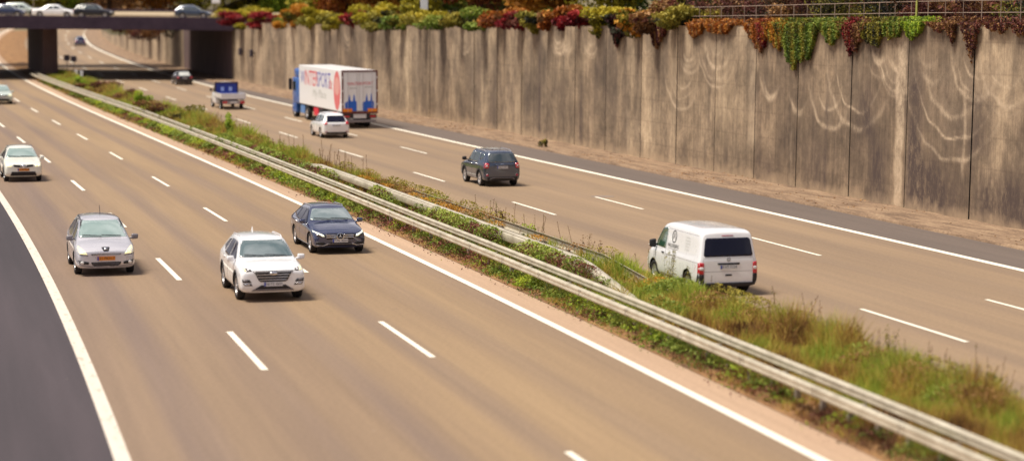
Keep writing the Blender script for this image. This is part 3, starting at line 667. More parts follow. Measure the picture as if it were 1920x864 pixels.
# trees behind the wall and beyond the bridge
def tree(loc, h, w, m, label, seed, n=5200, size=.26):
    r = np.random.default_rng(seed); root = empty('tree', tuple(loc))
    P, t = clump_points(n, (w*.62, w*.62, h*.46), r, 16, .7)
    V, F, T = leaves(P+np.array([0, 0, h*.56]), size, r, t); mk('crown', V, F, LM[m], root, attrs=dict(tint=T))
    V = []; F = []
    def limb(a, b, ra, rb):
        a = np.array(a, float); b = np.array(b, float); k = len(V); d = b-a; u = np.cross(d, (0, 1, .3)); u /= np.linalg.norm(u); w_ = np.cross(d, u); w_ /= np.linalg.norm(w_)
        for p, rr in ((a, ra), (b, rb)):
            for j in range(8): V.append(p+rr*(math.cos(j*math.pi/4)*u+math.sin(j*math.pi/4)*w_))
        F.extend([(k+j, k+(j+1) % 8, k+8+(j+1) % 8, k+8+j) for j in range(8)])
    limb((0, 0, -.3), (0, 0, h*.45), .05*h**.8, .03*h**.8)
    for k in range(6):
        an = r.uniform(0, 6.28); limb((0, 0, h*r.uniform(.25, .45)), (math.cos(an)*w*.4, math.sin(an)*w*.4, h*r.uniform(.5, .8)), .02*h**.8, .008*h**.8)
    mk('trunk', V, F, M['bark'], root)
    return tag(root, label, 'tree', 'trees behind the wall and bridge')
tb = ['dark', 'olive', 'plum', 'brown', 'dark', 'olive', 'dark', 'brown', 'plum', 'olive', 'dark', 'yellow', 'olive', 'green', 'yellow', 'olive', 'amber', 'dark', 'yellow', 'olive']
i = 0
for s in list(np.arange(68, 120, 5.2))+list(np.arange(120, 236, 7.2)):
    m = ['dark', 'plum', 'brown', 'dark', 'olive'][i % 5] if s < 125 else ['olive', 'yellow', 'green', 'amber', 'olive', 'orange'][i % 6]
    tree(RD(s, WALL_N(s)+(7 if i % 2 else 10.5), WALL_H(s)), 6+(i % 3), 5.8, m, ['dark', 'plum coloured', 'brown', 'shady', 'olive', 'leafy'][i % 6]+' tree %s the wall, %s from the %s picture edge' % ('close behind' if i % 2 else 'further behind', ['first', 'second', 'third', 'fourth', 'fifth', 'sixth', 'seventh', 'eighth', 'ninth', 'tenth', 'eleventh', 'twelfth', 'thirteenth', 'fourteenth', 'fifteenth', 'sixteenth', 'seventeenth', 'eighteenth', 'nineteenth', 'twentieth', 'twenty-first', 'twenty-second', 'twenty-third', 'twenty-fourth', 'twenty-fifth', 'twenty-sixth', 'twenty-seventh', 'twenty-eighth', 'twenty-ninth'][i], 'right'), 700+i, 6000, .13+.0006*s)
    i += 1
back = [(-83, 'dark', 'very dark tree above the left bridge cars'), (-77.5, 'plum', 'dark purplish tree left of the white sign'), (-72, 'dark', 'dark tree behind the white saloon on the bridge'), (-66.5, 'plum', 'reddish dark tree behind the hatchback on the bridge'),
        (-62, 'yellow', 'yellow green tree right of the dark group behind the bridge'), (-56.5, 'bright', 'bright green tree behind the middle of the bridge'), (-51.5, 'brown', 'brown tree behind the bridge'), (-46.5, 'amber', 'rust coloured tree left of the bridge end'), (-42, 'yellow', 'lime yellow tree behind the right bridge car'), (-37, 'yellow', 'yellow tree at the right end of the bridge'), (-31.5, 'bright', 'fresh green tree where bridge and wall meet')]
for i, (x, m, lab) in enumerate(back):
    tree((x, 268+3*(i % 3), -1.5), 11.5, 8.2, m, lab, 900+i, 9000, .2)
for i, x in enumerate(np.arange(-150, 0, 10.5)):
    tree((x, 470+10*(i % 3), -16), 21, 15, ['dark', 'olive', 'brown', 'plum'][i % 4], 'distant %s tree in the row beyond the curve, %s from the left' % (['dark', 'olive', 'brown', 'plum'][i % 4], ['first', 'second', 'third', 'fourth', 'fifth', 'sixth', 'seventh', 'eighth', 'ninth', 'tenth', 'eleventh', 'twelfth', 'thirteenth', 'fourteenth', 'fifteenth'][i]), 950+i, 7000, .5)
# planting on the bank beyond the bridge
for i, (s, dn, m, lab) in enumerate([(279, .6, 'dark', 'dark shrub over the far wall beside the abutment'), (286, .8, 'brown', 'brown shrub on top of the far wall next to the dark one'), (293, 1, 'brown', 'second brown shrub on top of the far wall'), (301, 1, 'plum', 'reddish shrub on the far wall in the curve'), (310, 1, 'amber', 'rusty shrub on the far wall in the curve'), (320, 1, 'brown', 'last brown shrub of the far wall under the bridge deck'), (331, 1.5, 'olive', 'olive shrub at the low end of the far wall'), (343, 1.5, 'yellow', 'yellowish shrub at the low end of the far wall')]):
    bush('shrub', RD(s, WALL_N(s)+dn, float(np.interp(s, [268, 275, 300, 330, 360], [6.2, 4.6, 3.6, 2.6, 1.5]))-.4), (4.4, 2.2, 2.3), 2600, .2, m, lab, 'shrub', 'shrubs along the far wall beyond the bridge', seed=1200+i, lobes=12)

for i, (s, n, ex, m, lab) in enumerate([(96.5, 1.6, (.55, .30, .36), 'green', 'leafy green clump spilling from under the long rail beyond the estate car'), (88.0, 1.62, (.6, .30, .36), 'bright', 'bright leafy clump under the long rail beside the estate car roof'), (82.5, 1.66, (.5, .28, .32), 'green', 'small leafy clump left of the bare rail posts'),
    (67.5, 1.62, (.50, .30, .34), 'green', 'leafy clump under the rail opposite the withered red weeds'), (63.6, 1.66, (.62, .32, .42), 'bright', 'lush light green clump under the long rail below the yellow green bush'), (61.6, 1.64, (.5, .30, .36), 'green', 'green clump just right of the lush light green one under the rail'),
    (55.4, 1.70, (.40, .26, .30), 'green', 'dark green clump under the rail near the ramped end'), (51.0, 1.70, (.48, .30, .34), 'green', 'isolated leafy green clump under the rail on orange soil'), (44.6, 1.72, (.40, .26, .28), 'green', 'last leafy clump under the rail towards the lower right corner')]):
    bush('weed', RD(s, n, .0), ex, 1500, .036, m, lab, 'weed', seed=1500+i, lobes=9, stems=False)
# ---- median grass: blades, denser near the camera
def lump(s, n, k=0):
    return (np.sin(s*.37+k)+np.sin(s*.83+n*1.7+1.3*k)+np.sin(s*1.9-n*2.3+k)+np.sin(s*.11+2*k))/4
def hfield(s, n):
    right = np.exp(-((n-4.6)/.8)**2); mid = np.exp(-((n-2.9)/.7)**2)
    h = .12+right*(.42+.46*lump(s, n, 2))+mid*.14*(1+lump(s, n, 1))
    h = h*np.interp(s, [30, 58, 66, 75, 95, 110, 125, 150, 250], [1.25, 1.3, 1.0, .8, .8, 1.0, 1.5, 1.7, 1.5])
    return np.clip(h, .05, 1.1)
def grass(N, s0, s1, n0, n1, seed, hs=1.0, wid=.012, dry=0.0):
    r = np.random.default_rng(seed); u = r.random(N)
    s = s0*(s1/s0)**u; n = r.uniform(n0, n1, N)
    keep = (lump(s*2.2, n*2, 5)+.6*lump(s*.9, n*3, 1)+r.random(N)*.9) > .18; s, n = s[keep], n[keep]; N = len(s)
    h = hfield(s, n)*hs*(.45+.9*r.random(N)); t_ = np.clip((n-1.02)/4.43, 0, 1); z0 = .16*np.sin(t_*np.pi)
    P = RD(s, n, z0); an = r.random(N)*2*np.pi; lean = r.uniform(.1, .55, N)*h; la = r.random(N)*2*np.pi
    w = wid*(s/45.0)**.8*(.7+.6*r.random(N)); dx, dy = np.cos(an)*w, np.sin(an)*w; Z = np.zeros(N)
    a = P+np.stack([dx, dy, Z], -1); b = P-np.stack([dx, dy, Z], -1)
    m1 = P+np.stack([np.cos(la)*lean*.35, np.sin(la)*lean*.35, h*.6], -1); sd = np.stack([dx, dy, Z], -1)*.7
    tip = P+np.stack([np.cos(la)*lean, np.sin(la)*lean, h], -1)
    V = np.stack([b, a, m1+sd, m1-sd, tip], 1).reshape(-1, 3); k = np.arange(N)*5
    F = np.concatenate([np.stack([k, k+1, k+2, k+3], -1), np.stack([k+3, k+2, k+4, k+4], -1)])
    t = np.clip(.47+.62*lump(s*1.1, n*1.5, 9)+.25*lump(s*3.1, n*4, 2)+.09+.06*(n-3.4)+r.normal(size=N)*.13-dry, 0, 1)
    return V, F[:N], np.stack([k+3, k+2, k+4], -1), np.repeat(t, 5)
def stuffmesh(name, parts, m, label, cat):
    Vs = []; Fq = []; T = []; k = 0
    for V, F, Ft, t in parts:
        Vs.append(V); T.append(t); Fq.append(F+k); Fq.append(np.stack([Ft[:, 0], Ft[:, 1], Ft[:, 2], Ft[:, 2]], -1)+k if False else np.zeros((0, 4), int)); k += len(V)
    return None
def grass_obj(name, args, m, label, cat='grass'):
    V, F4, F3, t = grass(*args[:6], **args[6]); me = bpy.data.meshes.new(name)
    nf4, nf3 = len(F4), len(F3)
    me.vertices.add(len(V)); me.vertices.foreach_set('co', V.astype(np.float32).ravel())
    me.loops.add(nf4*4+nf3*3); me.loops.foreach_set('vertex_index', np.concatenate([F4.ravel(), F3.ravel()]).astype(np.int32))
    me.polygons.add(nf4+nf3)
    me.polygons.foreach_set('loop_start', np.concatenate([np.arange(nf4)*4, nf4*4+np.arange(nf3)*3]).astype(np.int32))
    me.polygons.foreach_set('loop_total', np.concatenate([np.full(nf4, 4), np.full(nf3, 3)]).astype(np.int32))
    me.update(calc_edges=True); at = me.attributes.new('tint', 'FLOAT', 'POINT'); at.data.foreach_set('value', t.astype(np.float32))
    me.materials.append(LM[m]); o = link(bpy.data.objects.new(name, me)); return tag(o, label, cat, kind='stuff')
grass_obj('grass', (170000, 34, 250, 3.4, 5.9, 21, dict(wid=.012)), 'straw', 'tall mixed green and straw grass on the right side of the median')
grass_obj('grass', (70000, 34, 250, 1.9, 3.6, 22, dict(wid=.010, hs=1.1)), 'straw', 'low grass between the guard rails')
grass_obj('grass', (34000, 34, 250, 1.12, 2.0, 23, dict(wid=.009, hs=.8, dry=.22)), 'straw', 'thin dry grass at the foot of the long guard rail')
# leafy ground cover
def cover(N, s0, s1, nf, seed, size, m, label, zmul=1.0, thr=.0, kk=3, nw=.35, hmax=.45):
    r = np.random.default_rng(seed); s = s0*(s1/s0)**r.random(N); n = nf+r.normal(size=N)*nw
    f = lump(s*1.3, 0, kk)+.25*lump(s*4, n, kk); keep = f > thr+r.normal(size=N)*.07; s, n, f = s[keep], n[keep], f[keep]; N = len(s)
    dome = np.clip(1-((n-nf)/(nw*2.3))**2, .05, 1)*np.clip((f-thr)*3, .15, 1)
    z = hmax*zmul*dome*(1-.6*r.random(N)**2)+.06
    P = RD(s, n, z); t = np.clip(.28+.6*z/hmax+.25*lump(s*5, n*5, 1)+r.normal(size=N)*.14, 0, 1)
    V, F, T = leaves(P, size, r, t, .35); sc_ = np.repeat((s/55.0)**.6, 4)
    ctr = np.repeat(P, 4, 0); V = ctr+(V-ctr)*sc_[:, None]
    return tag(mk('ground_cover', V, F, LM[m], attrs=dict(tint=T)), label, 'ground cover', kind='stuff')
cover(70000, 36, 240, 1.72, 41, .038, 'green', 'leafy green weeds growing under the long guard rail', thr=-.12, kk=3, nw=.27, hmax=.46)
cover(30000, 36, 190, 1.65, 42, .034, 'bright', 'lighter green weeds in patches below the long guard rail', thr=.10, kk=6, nw=.27, hmax=.50)
cover(26000, 36, 170, 1.6, 43, .032, 'plum', 'dark red brown withered weeds below the long guard rail', thr=.05, kk=11, nw=.34, hmax=.30)
cover(26000, 55, 125, 2.8, 44, .036, 'plum', 'dark red withered weeds between the two guard rails', thr=-.10, kk=2, nw=.36, hmax=.80)
cover(36000, 55, 150, 2.75, 45, .040, 'green', 'green weeds between the two guard rails', thr=-.06, kk=8, nw=.38, hmax=.92)
cover(46000, 40, 230, 4.35, 46, .032, 'brown', 'rust brown dead weeds along the right edge of the median', thr=.02, kk=7, nw=.50, hmax=.75)
cover(42000, 36, 240, 4.8, 47, .034, 'olive', 'olive weeds along the right edge of the median', thr=-.02, kk=13, nw=.42, hmax=.85)
cover(34000, 37, 64, 4.5, 49, .040, 'green', 'fresh green leafy patches in the grass at the lower right', thr=.02, kk=5, nw=.6, hmax=.70)
cover(20000, 36, 64, 3.6, 50, .030, 'brown', 'withered brown patches in the grass at the lower right', thr=.06, kk=9, nw=.6, hmax=.30)
cover(20000, 60, 105, 4.2, 48, .03, 'amber', 'orange brown withered leaves near the short guard rail', thr=.0, kk=4, nw=.5, hmax=.65)
def stalks(N, seed):
    r = np.random.default_rng(seed); s = 37*(150/37)**r.random(N); n = r.uniform(3.9, 5.55, N); k = lump(s*1.7, n, 6)+.5*lump(s*.6, n, 3)+r.normal(size=N)*.12 > .12; s, n = s[k], n[k]
    V = []; F = []; C = []; T = []
    for a, q in zip(s, n):
        h = r.uniform(.5, 1.25)*(1+.3*(a > 95)); p = RD(a, q, .05); tip = p+np.array([r.normal()*.12*h, r.normal()*.12*h, h]); tubebox(V, F, p, tip, .0055*(a/55)**.7)
        m = 14; tt = r.random(m)**.7*.7+.3; C.append(p+(tip-p)*tt[:, None]+r.normal(size=(m, 3))*.028*(a/55)**.5); T.append(np.clip(r.normal(.5, .2, m), 0, 1))
    C = np.concatenate(C); T = np.concatenate(T); nv_ = len(V); V2, F2, T2 = leaves(C, .024, r, T)
    o = mk('weed_stalks', list(V)+list(V2), [tuple(f) for f in F]+[tuple(int(i)+nv_ for i in f) for f in F2], [LM['brown'], LM['olive']], attrs=dict(tint=np.concatenate([np.full(nv_, .4), T2])))
    mi = np.zeros(len(o.data.polygons), np.int32); mi[len(F):] = (r.random(len(F2)) < .6); o.data.polygons.foreach_set('material_index', mi)
    tag(o, 'scattered thin seed stalks sticking out of the median grass', 'weeds', kind='stuff')
stalks(430, 77)
# litter of dry leaves on the pavement at the wall
def litter(N, seed):
    r = np.random.default_rng(seed); s = r.uniform(60, 200, N); n = np.array([WALL_N(x) for x in s])-3.0+2.9*r.random(N)**1.4
    k = (lump(s*1.1, n, 4)+r.normal(size=N)*.22) > .28; s, n = s[k], n[k]; P = RD(s, n, .13+.03*r.random(len(s)))
    V, F, T = leaves(P, .07, r, r.random(len(s))); V[:, 2] = np.repeat(P[:, 2], 4)+(V[:, 2]-np.repeat(P[:, 2], 4))*.35
    tag(mk('leaf_litter', V, F, LM['brown'], attrs=dict(tint=T)), 'dry brown leaves lying on the pavement at the foot of the wall', 'leaves', kind='stuff')
litter(5200, 60)
# single weeds that stand out
def weed(s, n, h, w, m, label, seed, leaves_n=260, stems=7, size=.03, spread=1.0):
    r = np.random.default_rng(seed); p = RD(s, n, .08); root = empty('weed', tuple(p)); V = []; F = []; C = []; T = []
    for k in range(stems):
        an = r.uniform(0, 6.28); top = np.array([math.cos(an)*w*r.uniform(.15, .6), math.sin(an)*w*r.uniform(.15, .6), h*r.uniform(.6, 1)])
        prev = np.array([0, 0, -.03])
        for j in range(1, 6):
            q = top*(j/5)+np.array([r.normal()*.015, r.normal()*.015, 0]); tubebox(V, F, prev, q, .006*(1.3-.15*j)); prev = q
        N = leaves_n//stems; tt = r.random(N)**.8*.9+.1; C.append(top[None]*tt[:, None]+r.normal(size=(N, 3))*np.array([.05, .05, .03])*spread*(1.2-tt[:, None]*.7)); T.append(np.clip(r.normal(.5, .25, N), 0, 1))
    C = np.concatenate(C); T = np.concatenate(T); mk('stem', V, F, M['stem'], root)
    V, F, T = leaves(C, size, r, T); mk('foliage', V, F, LM[m], root, attrs=dict(tint=T))
    return tag(root, label, 'weed')
weed(79.7, 4.9, .95, .4, 'plum', 'dead dark brown weed with upright seed heads behind the short rail', 1, 420, 8, .03)
weed(79.9, 4.75, 1.3, .2, 'olive', 'tall thin weed rising just left of the dead brown one', 2, 150, 3, .022)
weed(61.3, 4.95, 1.55, .35, 'olive', 'tallest spindly weed standing left of the white van', 3, 360, 6, .024, 1.2)
weed(60.7, 5.3, .95, .2, 'olive', 'smaller spindly weed close to the van mirror', 4, 120, 3, .022)
weed(69.8, 5.1, .95, .5, 'brown', 'straggly weed right of the round green shrub', 5, 200, 6, .024)
weed(68.3, 5.15, .9, .4, 'brown', 'straggly brownish weed two steps right of the round green shrub', 6, 200, 5, .024)
weed(48.9, 5.3, .95, .3, 'olive', 'thin dark weed at the road edge below the van', 7, 200, 4, .026)
weed(47.2, 5.35, 1.1, .4, 'olive', 'tallest weed in the grass between the van and the dark leafy plant', 8, 260, 5, .026)
weed(45.3, 5.2, .75, .6, 'green', 'bushy green weed in the grass right of the two thin weeds', 9, 420, 9, .034)
weed(41.9, 5.1, .85, .4, 'green', 'dark leafy upright plant at the lower right road edge', 10, 520, 8, .045)
weed(40.1, 5.2, .8, .3, 'green', 'leafy weed near the right picture edge', 12, 260, 6, .035)
weed(43.9, 5.3, .9, .2, 'olive', 'single thin stalk right of the bushy green weed', 13, 90, 2, .022)
weed(126, 5.2, .95, .4, 'olive', 'thin weed silhouetted on the road left of the rail gap', 14, 200, 5, .035)
bush('shrub', RD(76.0, 4.9, .05), (.36, .36, .42), 900, .034, 'bright', 'round bright green shrub behind the short rail', 'shrub', seed=31, lobes=7)
bush('shrub', RD(179.0, 4.2, .1), (1.0, .8, 1.0), 1500, .10, 'bright', 'large round green bush on the median near the bridge', 'shrub', seed=32, lobes=8)
bush('shrub', RD(139.5, 4.3, .1), (.55, .5, .95), 1000, .07, 'bright', 'pointed yellow green bush on the median', 'shrub', seed=33, lobes=6)
bush('shrub', RD(66.6, 2.55, .0), (.55, .40, .42), 1300, .036, 'bright', 'lush yellow green bush growing between the two rails', 'shrub', seed=34, lobes=8)
bush('shrub', RD(65.2, 2.7, .0), (.45, .36, .38), 900, .034, 'green', 'mid green bush just right of the lush yellow green one', 'shrub', seed=35, lobes=7)
bush('shrub', RD(219, 3.6, .1), (1.0, .7, .75), 700, .12, 'bright', 'fresh green bush near the bridge pier', 'shrub', seed=36, lobes=7)
bush('shrub', RD(209, 4.4, .1), (2.2, .9, .8), 1200, .12, 'plum', 'purplish brown bush on the median near the bridge pier', 'shrub', seed=37, lobes=9)
bush('shrub', RD(190, 4.2, .1), (1.3, .9, .7), 900, .11, 'brown', 'brown bush left of the large round green bush', 'shrub', seed=38, lobes=7)
bush('shrub', RD(166, 4.4, .1), (3.0, .9, .75), 1900, .10, 'brown', 'long rust brown bush right of the large round green bush', 'shrub', seed=39, lobes=9)
bush('shrub', RD(157, 4.5, .1), (2.4, 1.0, .9), 1800, .10, 'olive', 'olive brown bush before the pointed yellow green bush', 'shrub', seed=40, lobes=9)
bush('shrub', RD(127.0, 21.6, .12), (.35, .35, .32), 500, .05, 'olive', 'small dry bush growing from the pavement below the wall', 'shrub', seed=48, lobes=6)

# ------------------------------------------------------------------ poles and signs
def pole_sign(loc, h, parts, label, cat, name):
    r = empty(name, tuple(loc)); V = []; F = []; tubebox(V, F, (0, 0, -.1), (0, 0, h), .05); mk('pole', V, F, M['galv_post'], r)
    for (nm, b, m, bev) in parts: boxes(nm, [b], m, r, bev)
    return tag(r, label, cat)
M['sign_white'] = mat('sign_white', (.75, .75, .80), .5); M['sign_dark'] = mat('sign_dark', (.05, .04, .06), .6); M['sign_red'] = mat('sign_red', (.5, .03, .06), .5)
M['lens_dark'] = mat('lamp_lens', (.1, .09, .1), .2)
for (s, n, lab) in ((243.5, 4.6, 'left of the two signal posts beside the bridge pier'), (240, 5.0, 'right of the two signal posts beside the bridge pier')):
    pole_sign(RD(s, n), 2.25, [('signal_head', (-.32, .32, -.12, .12, 2.1, 2.75), M['sign_dark'], .06), ('hood', (-.26, .26, -.30, -.125, 2.62, 2.72), M['sign_dark'], .02)], lab, 'signal post', 'signal_post')
for (s, n, lab) in ((238.5, 5.1, 'first small white marker box at the end of the median'), (236.8, 5.5, 'second small white marker box at the end of the median')):
    pole_sign(RD(s, n), .6, [('board', (-.16, .16, -.05, .05, .55, 1.25), M['sign_white'], .02)], lab, 'marker', 'marker_post')
pole_sign((-54.6, 252, 0), 4.0, [('board', (-.55, .55, -.06, .06, 1.55, 4.2), M['sign_white'], .03)], 'white sign board behind the white saloon on the bridge', 'sign', 'sign_board')
bpy.data.objects['sign_board'].location = (-58.5, 256.5, 0)
pole_sign((-36.5, 258, 0), 4.0, [('board', (-.5, .5, -.06, .06, 1.2, 4.0), M['sign_white'], .03)], 'white sign board at the right end of the bridge', 'sign', 'sign_board')
pole_sign(RD(168.3, WALL_N(168)+1.6, WALL_H(168)), 2.6, [('board', (-.3, .3, -.05, .05, .9, 2.9), M['sign_white'], .03)], 'white post sign rising among the bushes on the wall top', 'sign', 'sign_board')
def wall_lamp(s, lab):
    p = RD(s, WALL_N(s)-.02, 3.4); r = empty('wall_lamp', tuple(p), (0, 0, heading(s)))
    boxes('bracket', [(-.25, 0.02, -.05, .05, -.06, .06)], M['sign_dark'], r)
    boxes('housing', [(-.55, -.2, -.28, .28, -.42, .36)], M['sign_dark'], r, .07)
    boxes('lens', [(-.565, -.55, -.2, .2, -.3, .25)], M['lens_dark'], r)
    tag(r, lab, 'lamp')
wall_lamp(231.5, 'left of the two dark lamps fixed to the wall near the bridge'); wall_lamp(225.5, 'right of the two dark lamps fixed to the wall near the bridge')
# thin patched spots in the asphalt
def manhole(s, n, lab):
    k = 24; V = [RD(s+.55*math.sin(2*math.pi*i/k), n+.55*math.cos(2*math.pi*i/k), .007) for i in range(k)]
    o = mk('road_patch', V, [tuple(range(k))], simple_noise('patch', (.20, .15, .12), (.27, .20, .16), 8)); o['kind'] = 'structure'
manhole(94.5, 14.0, '')

# ------------------------------------------------------------------ vehicles
def paintm(name, c, rough=.28, coat=1.0, metal=0.0):
    m = mat(name, c, rough, metal, coat); g = m.node_tree; b = g.nodes['Principled BSDF']
    # road film: slight colour variation, dirtier towards the sills by noise only
    t = g.nodes.new('ShaderNodeTexCoord'); n = g.nodes.new('ShaderNodeTexNoise'); n.inputs['Scale'].default_value = 2.2; n.inputs['Detail'].default_value = 5
    r = g.nodes.new('ShaderNodeMapRange'); r.inputs[1].default_value = .35; r.inputs[2].default_value = .7; r.inputs[3].default_value = rough*.85; r.inputs[4].default_value = rough*1.25; b.inputs['Coat IOR'].default_value = 1.85
    g.links.new(t.outputs['Object'], n.inputs[0]); g.links.new(n.outputs[0], r.inputs[0]); g.links.new(r.outputs[0], b.inputs['Roughness'])
    return m
P_WHITE = paintm('paint_white', (.86, .85, .88)); P_CREAM = paintm('paint_pearl', (.80, .78, .70)); P_SILVER = paintm('paint_silver', (.62, .60, .66), .28, 1, .35)
P_BLUEDK = paintm('paint_dark_blue', (.026, .036, .105), .2, 1, .35); P_ANTH = paintm('paint_slate', (.035, .052, .100), .22, 1, .35)
P_BLACK = paintm('paint_black', (.010, .009, .018), .3, .25); P_PALE = paintm('paint_pale_green', (.55, .62, .58), .3); P_BLUE = paintm('paint_blue', (.03, .05, .16), .3)
P_TRUCK = paintm('paint_truck_blue', (.025, .12, .42), .4, .5); P_ROOFSKY = paintm('paint_roof_sky_sheen', (.72, .72, .70))  # light roof colour stands in for the sky mirrored in dark paint
BLK = mat('black_plastic', (.014, .012, .016), .55); BLK2 = mat('wheel_well', (.006, .005, .007), .9); RUB = mat('tyre_rubber', (.016, .014, .016), .8)
ALU = mat('alloy', (.62, .60, .62), .3, .75); CHR = mat('chrome', (.80, .80, .84), .12, 1.0); GREY = mat('grey_trim', (.22, .20, .22), .45, .3)
def glassm(name, c, rough=.06):
    m = mat(name, c, rough, 0, 1.0, 1.0); m.node_tree.nodes['Principled BSDF'].inputs['IOR'].default_value = 2.0; return m
G_DARK = mat('tinted_glass', (.008, .008, .022), .08, 0, 0, .35); G_SCR = glassm('windscreen_glass', (.075, .125, .13)); G_SIDE = glassm('side_glass', (.03, .045, .040)); G_GRN = glassm('green_side_glass', (.03, .09, .05))  # windscreen's teal-grey base carries some of the reflected sky
G_SKYPALE = glassm('pale_sky_windscreen', (.26, .36, .34)); G_SLV = glassm('sky_windscreen_glass', (.16, .21, .22))  # paler windscreens: sky reflection painted into the base colour
L_HEAD = mat('headlamp', (.78, .70, .42), .12, .1, 1.0, .5, (1.0, .82, .42), .6); L_HEADW = mat('headlamp_led', (.80, .84, .70), .12, .1, 1.0, .5, (.95, 1.0, .75), .6)
L_DARKL = mat('headlamp_smoked', (.05, .035, .03), .12, 0, 1.0); L_RED = mat('tail_lamp', (.55, .012, .03), .15, 0, 1.0); L_REDD = mat('reflector_red', (.35, .01, .05), .2, 0, .8)
L_WHT = mat('lamp_clear', (.8, .78, .78), .15, 0, 1.0); L_ORG = mat('marker_orange', (.85, .25, .02), .35)
PL_W = mat('plate_white', (.66, .64, .66), .4); PL_O = mat('plate_orange', (.70, .22, .015), .4); PL_B = mat('plate_blue', (.03, .05, .35), .4); INK = mat('ink_black', (.015, .012, .014), .6)
INKG = mat('ink_grey', (.30, .28, .27), .6); INKR = mat('print_red', (.66, .045, .07), .5); INKB = mat('print_blue', (.02, .13, .62), .5); INKP = mat('print_pink', (.68, .16, .17), .5); INKV = mat('print_violet', (.13, .12, .45), .5)
INKL = mat('ink_light_grey', (.50, .50, .48), .6)

_fc = {}
def text_geo(s, size, ax='CENTER'):
    key = (s, size, ax)
    if key not in _fc:
        cu = bpy.data.curves.new('lettering', 'FONT'); cu.body = s; cu.size = size; cu.align_x = ax; cu.align_y = 'CENTER'; cu.resolution_u = 2
        o = bpy.data.objects.new('lettering', cu); sc.collection.objects.link(o); bpy.context.view_layer.update()
        me = bpy.data.meshes.new_from_object(o.evaluated_get(bpy.context.evaluated_depsgraph_get()))
        _fc[key] = ([tuple(v.co) for v in me.vertices], [tuple(p.vertices) for p in me.polygons])
        bpy.data.objects.remove(o); bpy.data.curves.remove(cu); bpy.data.meshes.remove(me)
    return _fc[key]
AX = {'front': (Vector((1, 0, 0)), lambda u, v: Vector((6, u, v))), 'rear': (Vector((-1, 0, 0)), lambda u, v: Vector((-6, u, v))),
      'left': (Vector((0, 1, 0)), lambda u, v: Vector((u, 4, v))), 'right': (Vector((0, -1, 0)), lambda u, v: Vector((u, -4, v))), 'top': (Vector((0, 0, 1)), lambda u, v: Vector((u, v, 5)))}
def hit(bvh, plane, u, v):
    d, f = AX[plane]
    for e in (0, .0013, -.0021, .004):
        h = bvh.ray_cast(f(u+e, v+e*.7), -d)[0]
        if h is not None: return h
    return None
def patch(car, name, plane, pts, m, off=.006, res=.07, parent=None, label=None, back=.02):
    """a real thin panel following the body surface"""
    bvh = car['_b'] if isinstance(car, dict) else None; root = car['root']
    bm = bmesh.new(); vs = [bm.verts.new((u, v, 0)) for u, v in pts]; bm.faces.new(vs)
    bmesh.ops.triangulate(bm, faces=bm.faces[:])
    for _ in range(5):
        es = [e for e in bm.edges if e.calc_length() > res]
        if not es: break
        bmesh.ops.subdivide_edges(bm, edges=es, cuts=1); bmesh.ops.triangulate(bm, faces=[f for f in bm.faces if len(f.verts) > 4])
    d = AX[plane][0]; dead = []
    for v in bm.verts:
        h = hit(bvh, plane, v.co.x, v.co.y)
        if h is None: dead.append(v)
        else: v.co = h+d*off
    bmesh.ops.delete(bm, geom=dead, context='VERTS')
    be = [e for e in bm.edges if e.is_boundary]
    if be:
        r = bmesh.ops.extrude_edge_only(bm, edges=be)
        for v in [x for x in r['geom'] if isinstance(x, bmesh.types.BMVert)]: v.co -= d*back
    bmesh.ops.recalc_face_normals(bm, faces=bm.faces[:])
    me = bpy.data.meshes.new(name); bm.to_mesh(me); bm.free(); me.materials.append(m)
    me.polygons.foreach_set('use_smooth', np.ones(len(me.polygons), bool))
    o = link(bpy.data.objects.new(name, me), parent or root)
    if label: o['label'] = label
    return o
def mirror2(car, name, plane, pts, m, **k):
    a = patch(car, name, plane, pts, m, **k); b = patch(car, name, plane, [(-u, v) for u, v in pts][::-1], m, **k); return a, b
def decal(car, name, plane, s, size, cu, cv, m, sx=1.0, parent=None, off=.009):
    V, F = text_geo(s, size); sg = {'front': 1, 'rear': -1, 'left': -1, 'right': 1, 'top': 1}[plane]; d = AX[plane][0]; out = []
    for (x, y, z) in V:
        h = hit(car['_b'], plane, cu+sg*x*sx, cv+y)
        if h is None: h = AX[plane][1](cu, cv)*0
        out.append(h+d*off)
    return mk(name, out, F, m, parent or car['root'])
def section(st):
    x, w, zb, zs, wr, zt, lean, tk = st; zm = zb+(zs-zb)*.55
    P = [(0, zb), (.78*w, zb), (.955*w, zb+.05), (.992*w, zb+(zs-zb)*.28), (w, zm), (.985*w, zs-.07), (.945*w, zs+.01),
         ((.925*w+wr)/2, (zs+.05+zt-.07)/2 if zt-zs > .2 else zs+(zt-zs)*.5), (wr, zt-min(.065, (zt-zs)*.35)), (wr*.86, zt-.012 if zt-zs > .1 else zt-.004), (0, zt+.034)]
    out = []
    for i, (y, z) in enumerate(P):
        dx = lean*max(0, (z-zs)/max(zt-zs, .05)) if i >= 6 else 0
        if i <= 2: dx += tk*(1 if i < 2 else .6)
        out.append((x+dx, y, z))
    return out
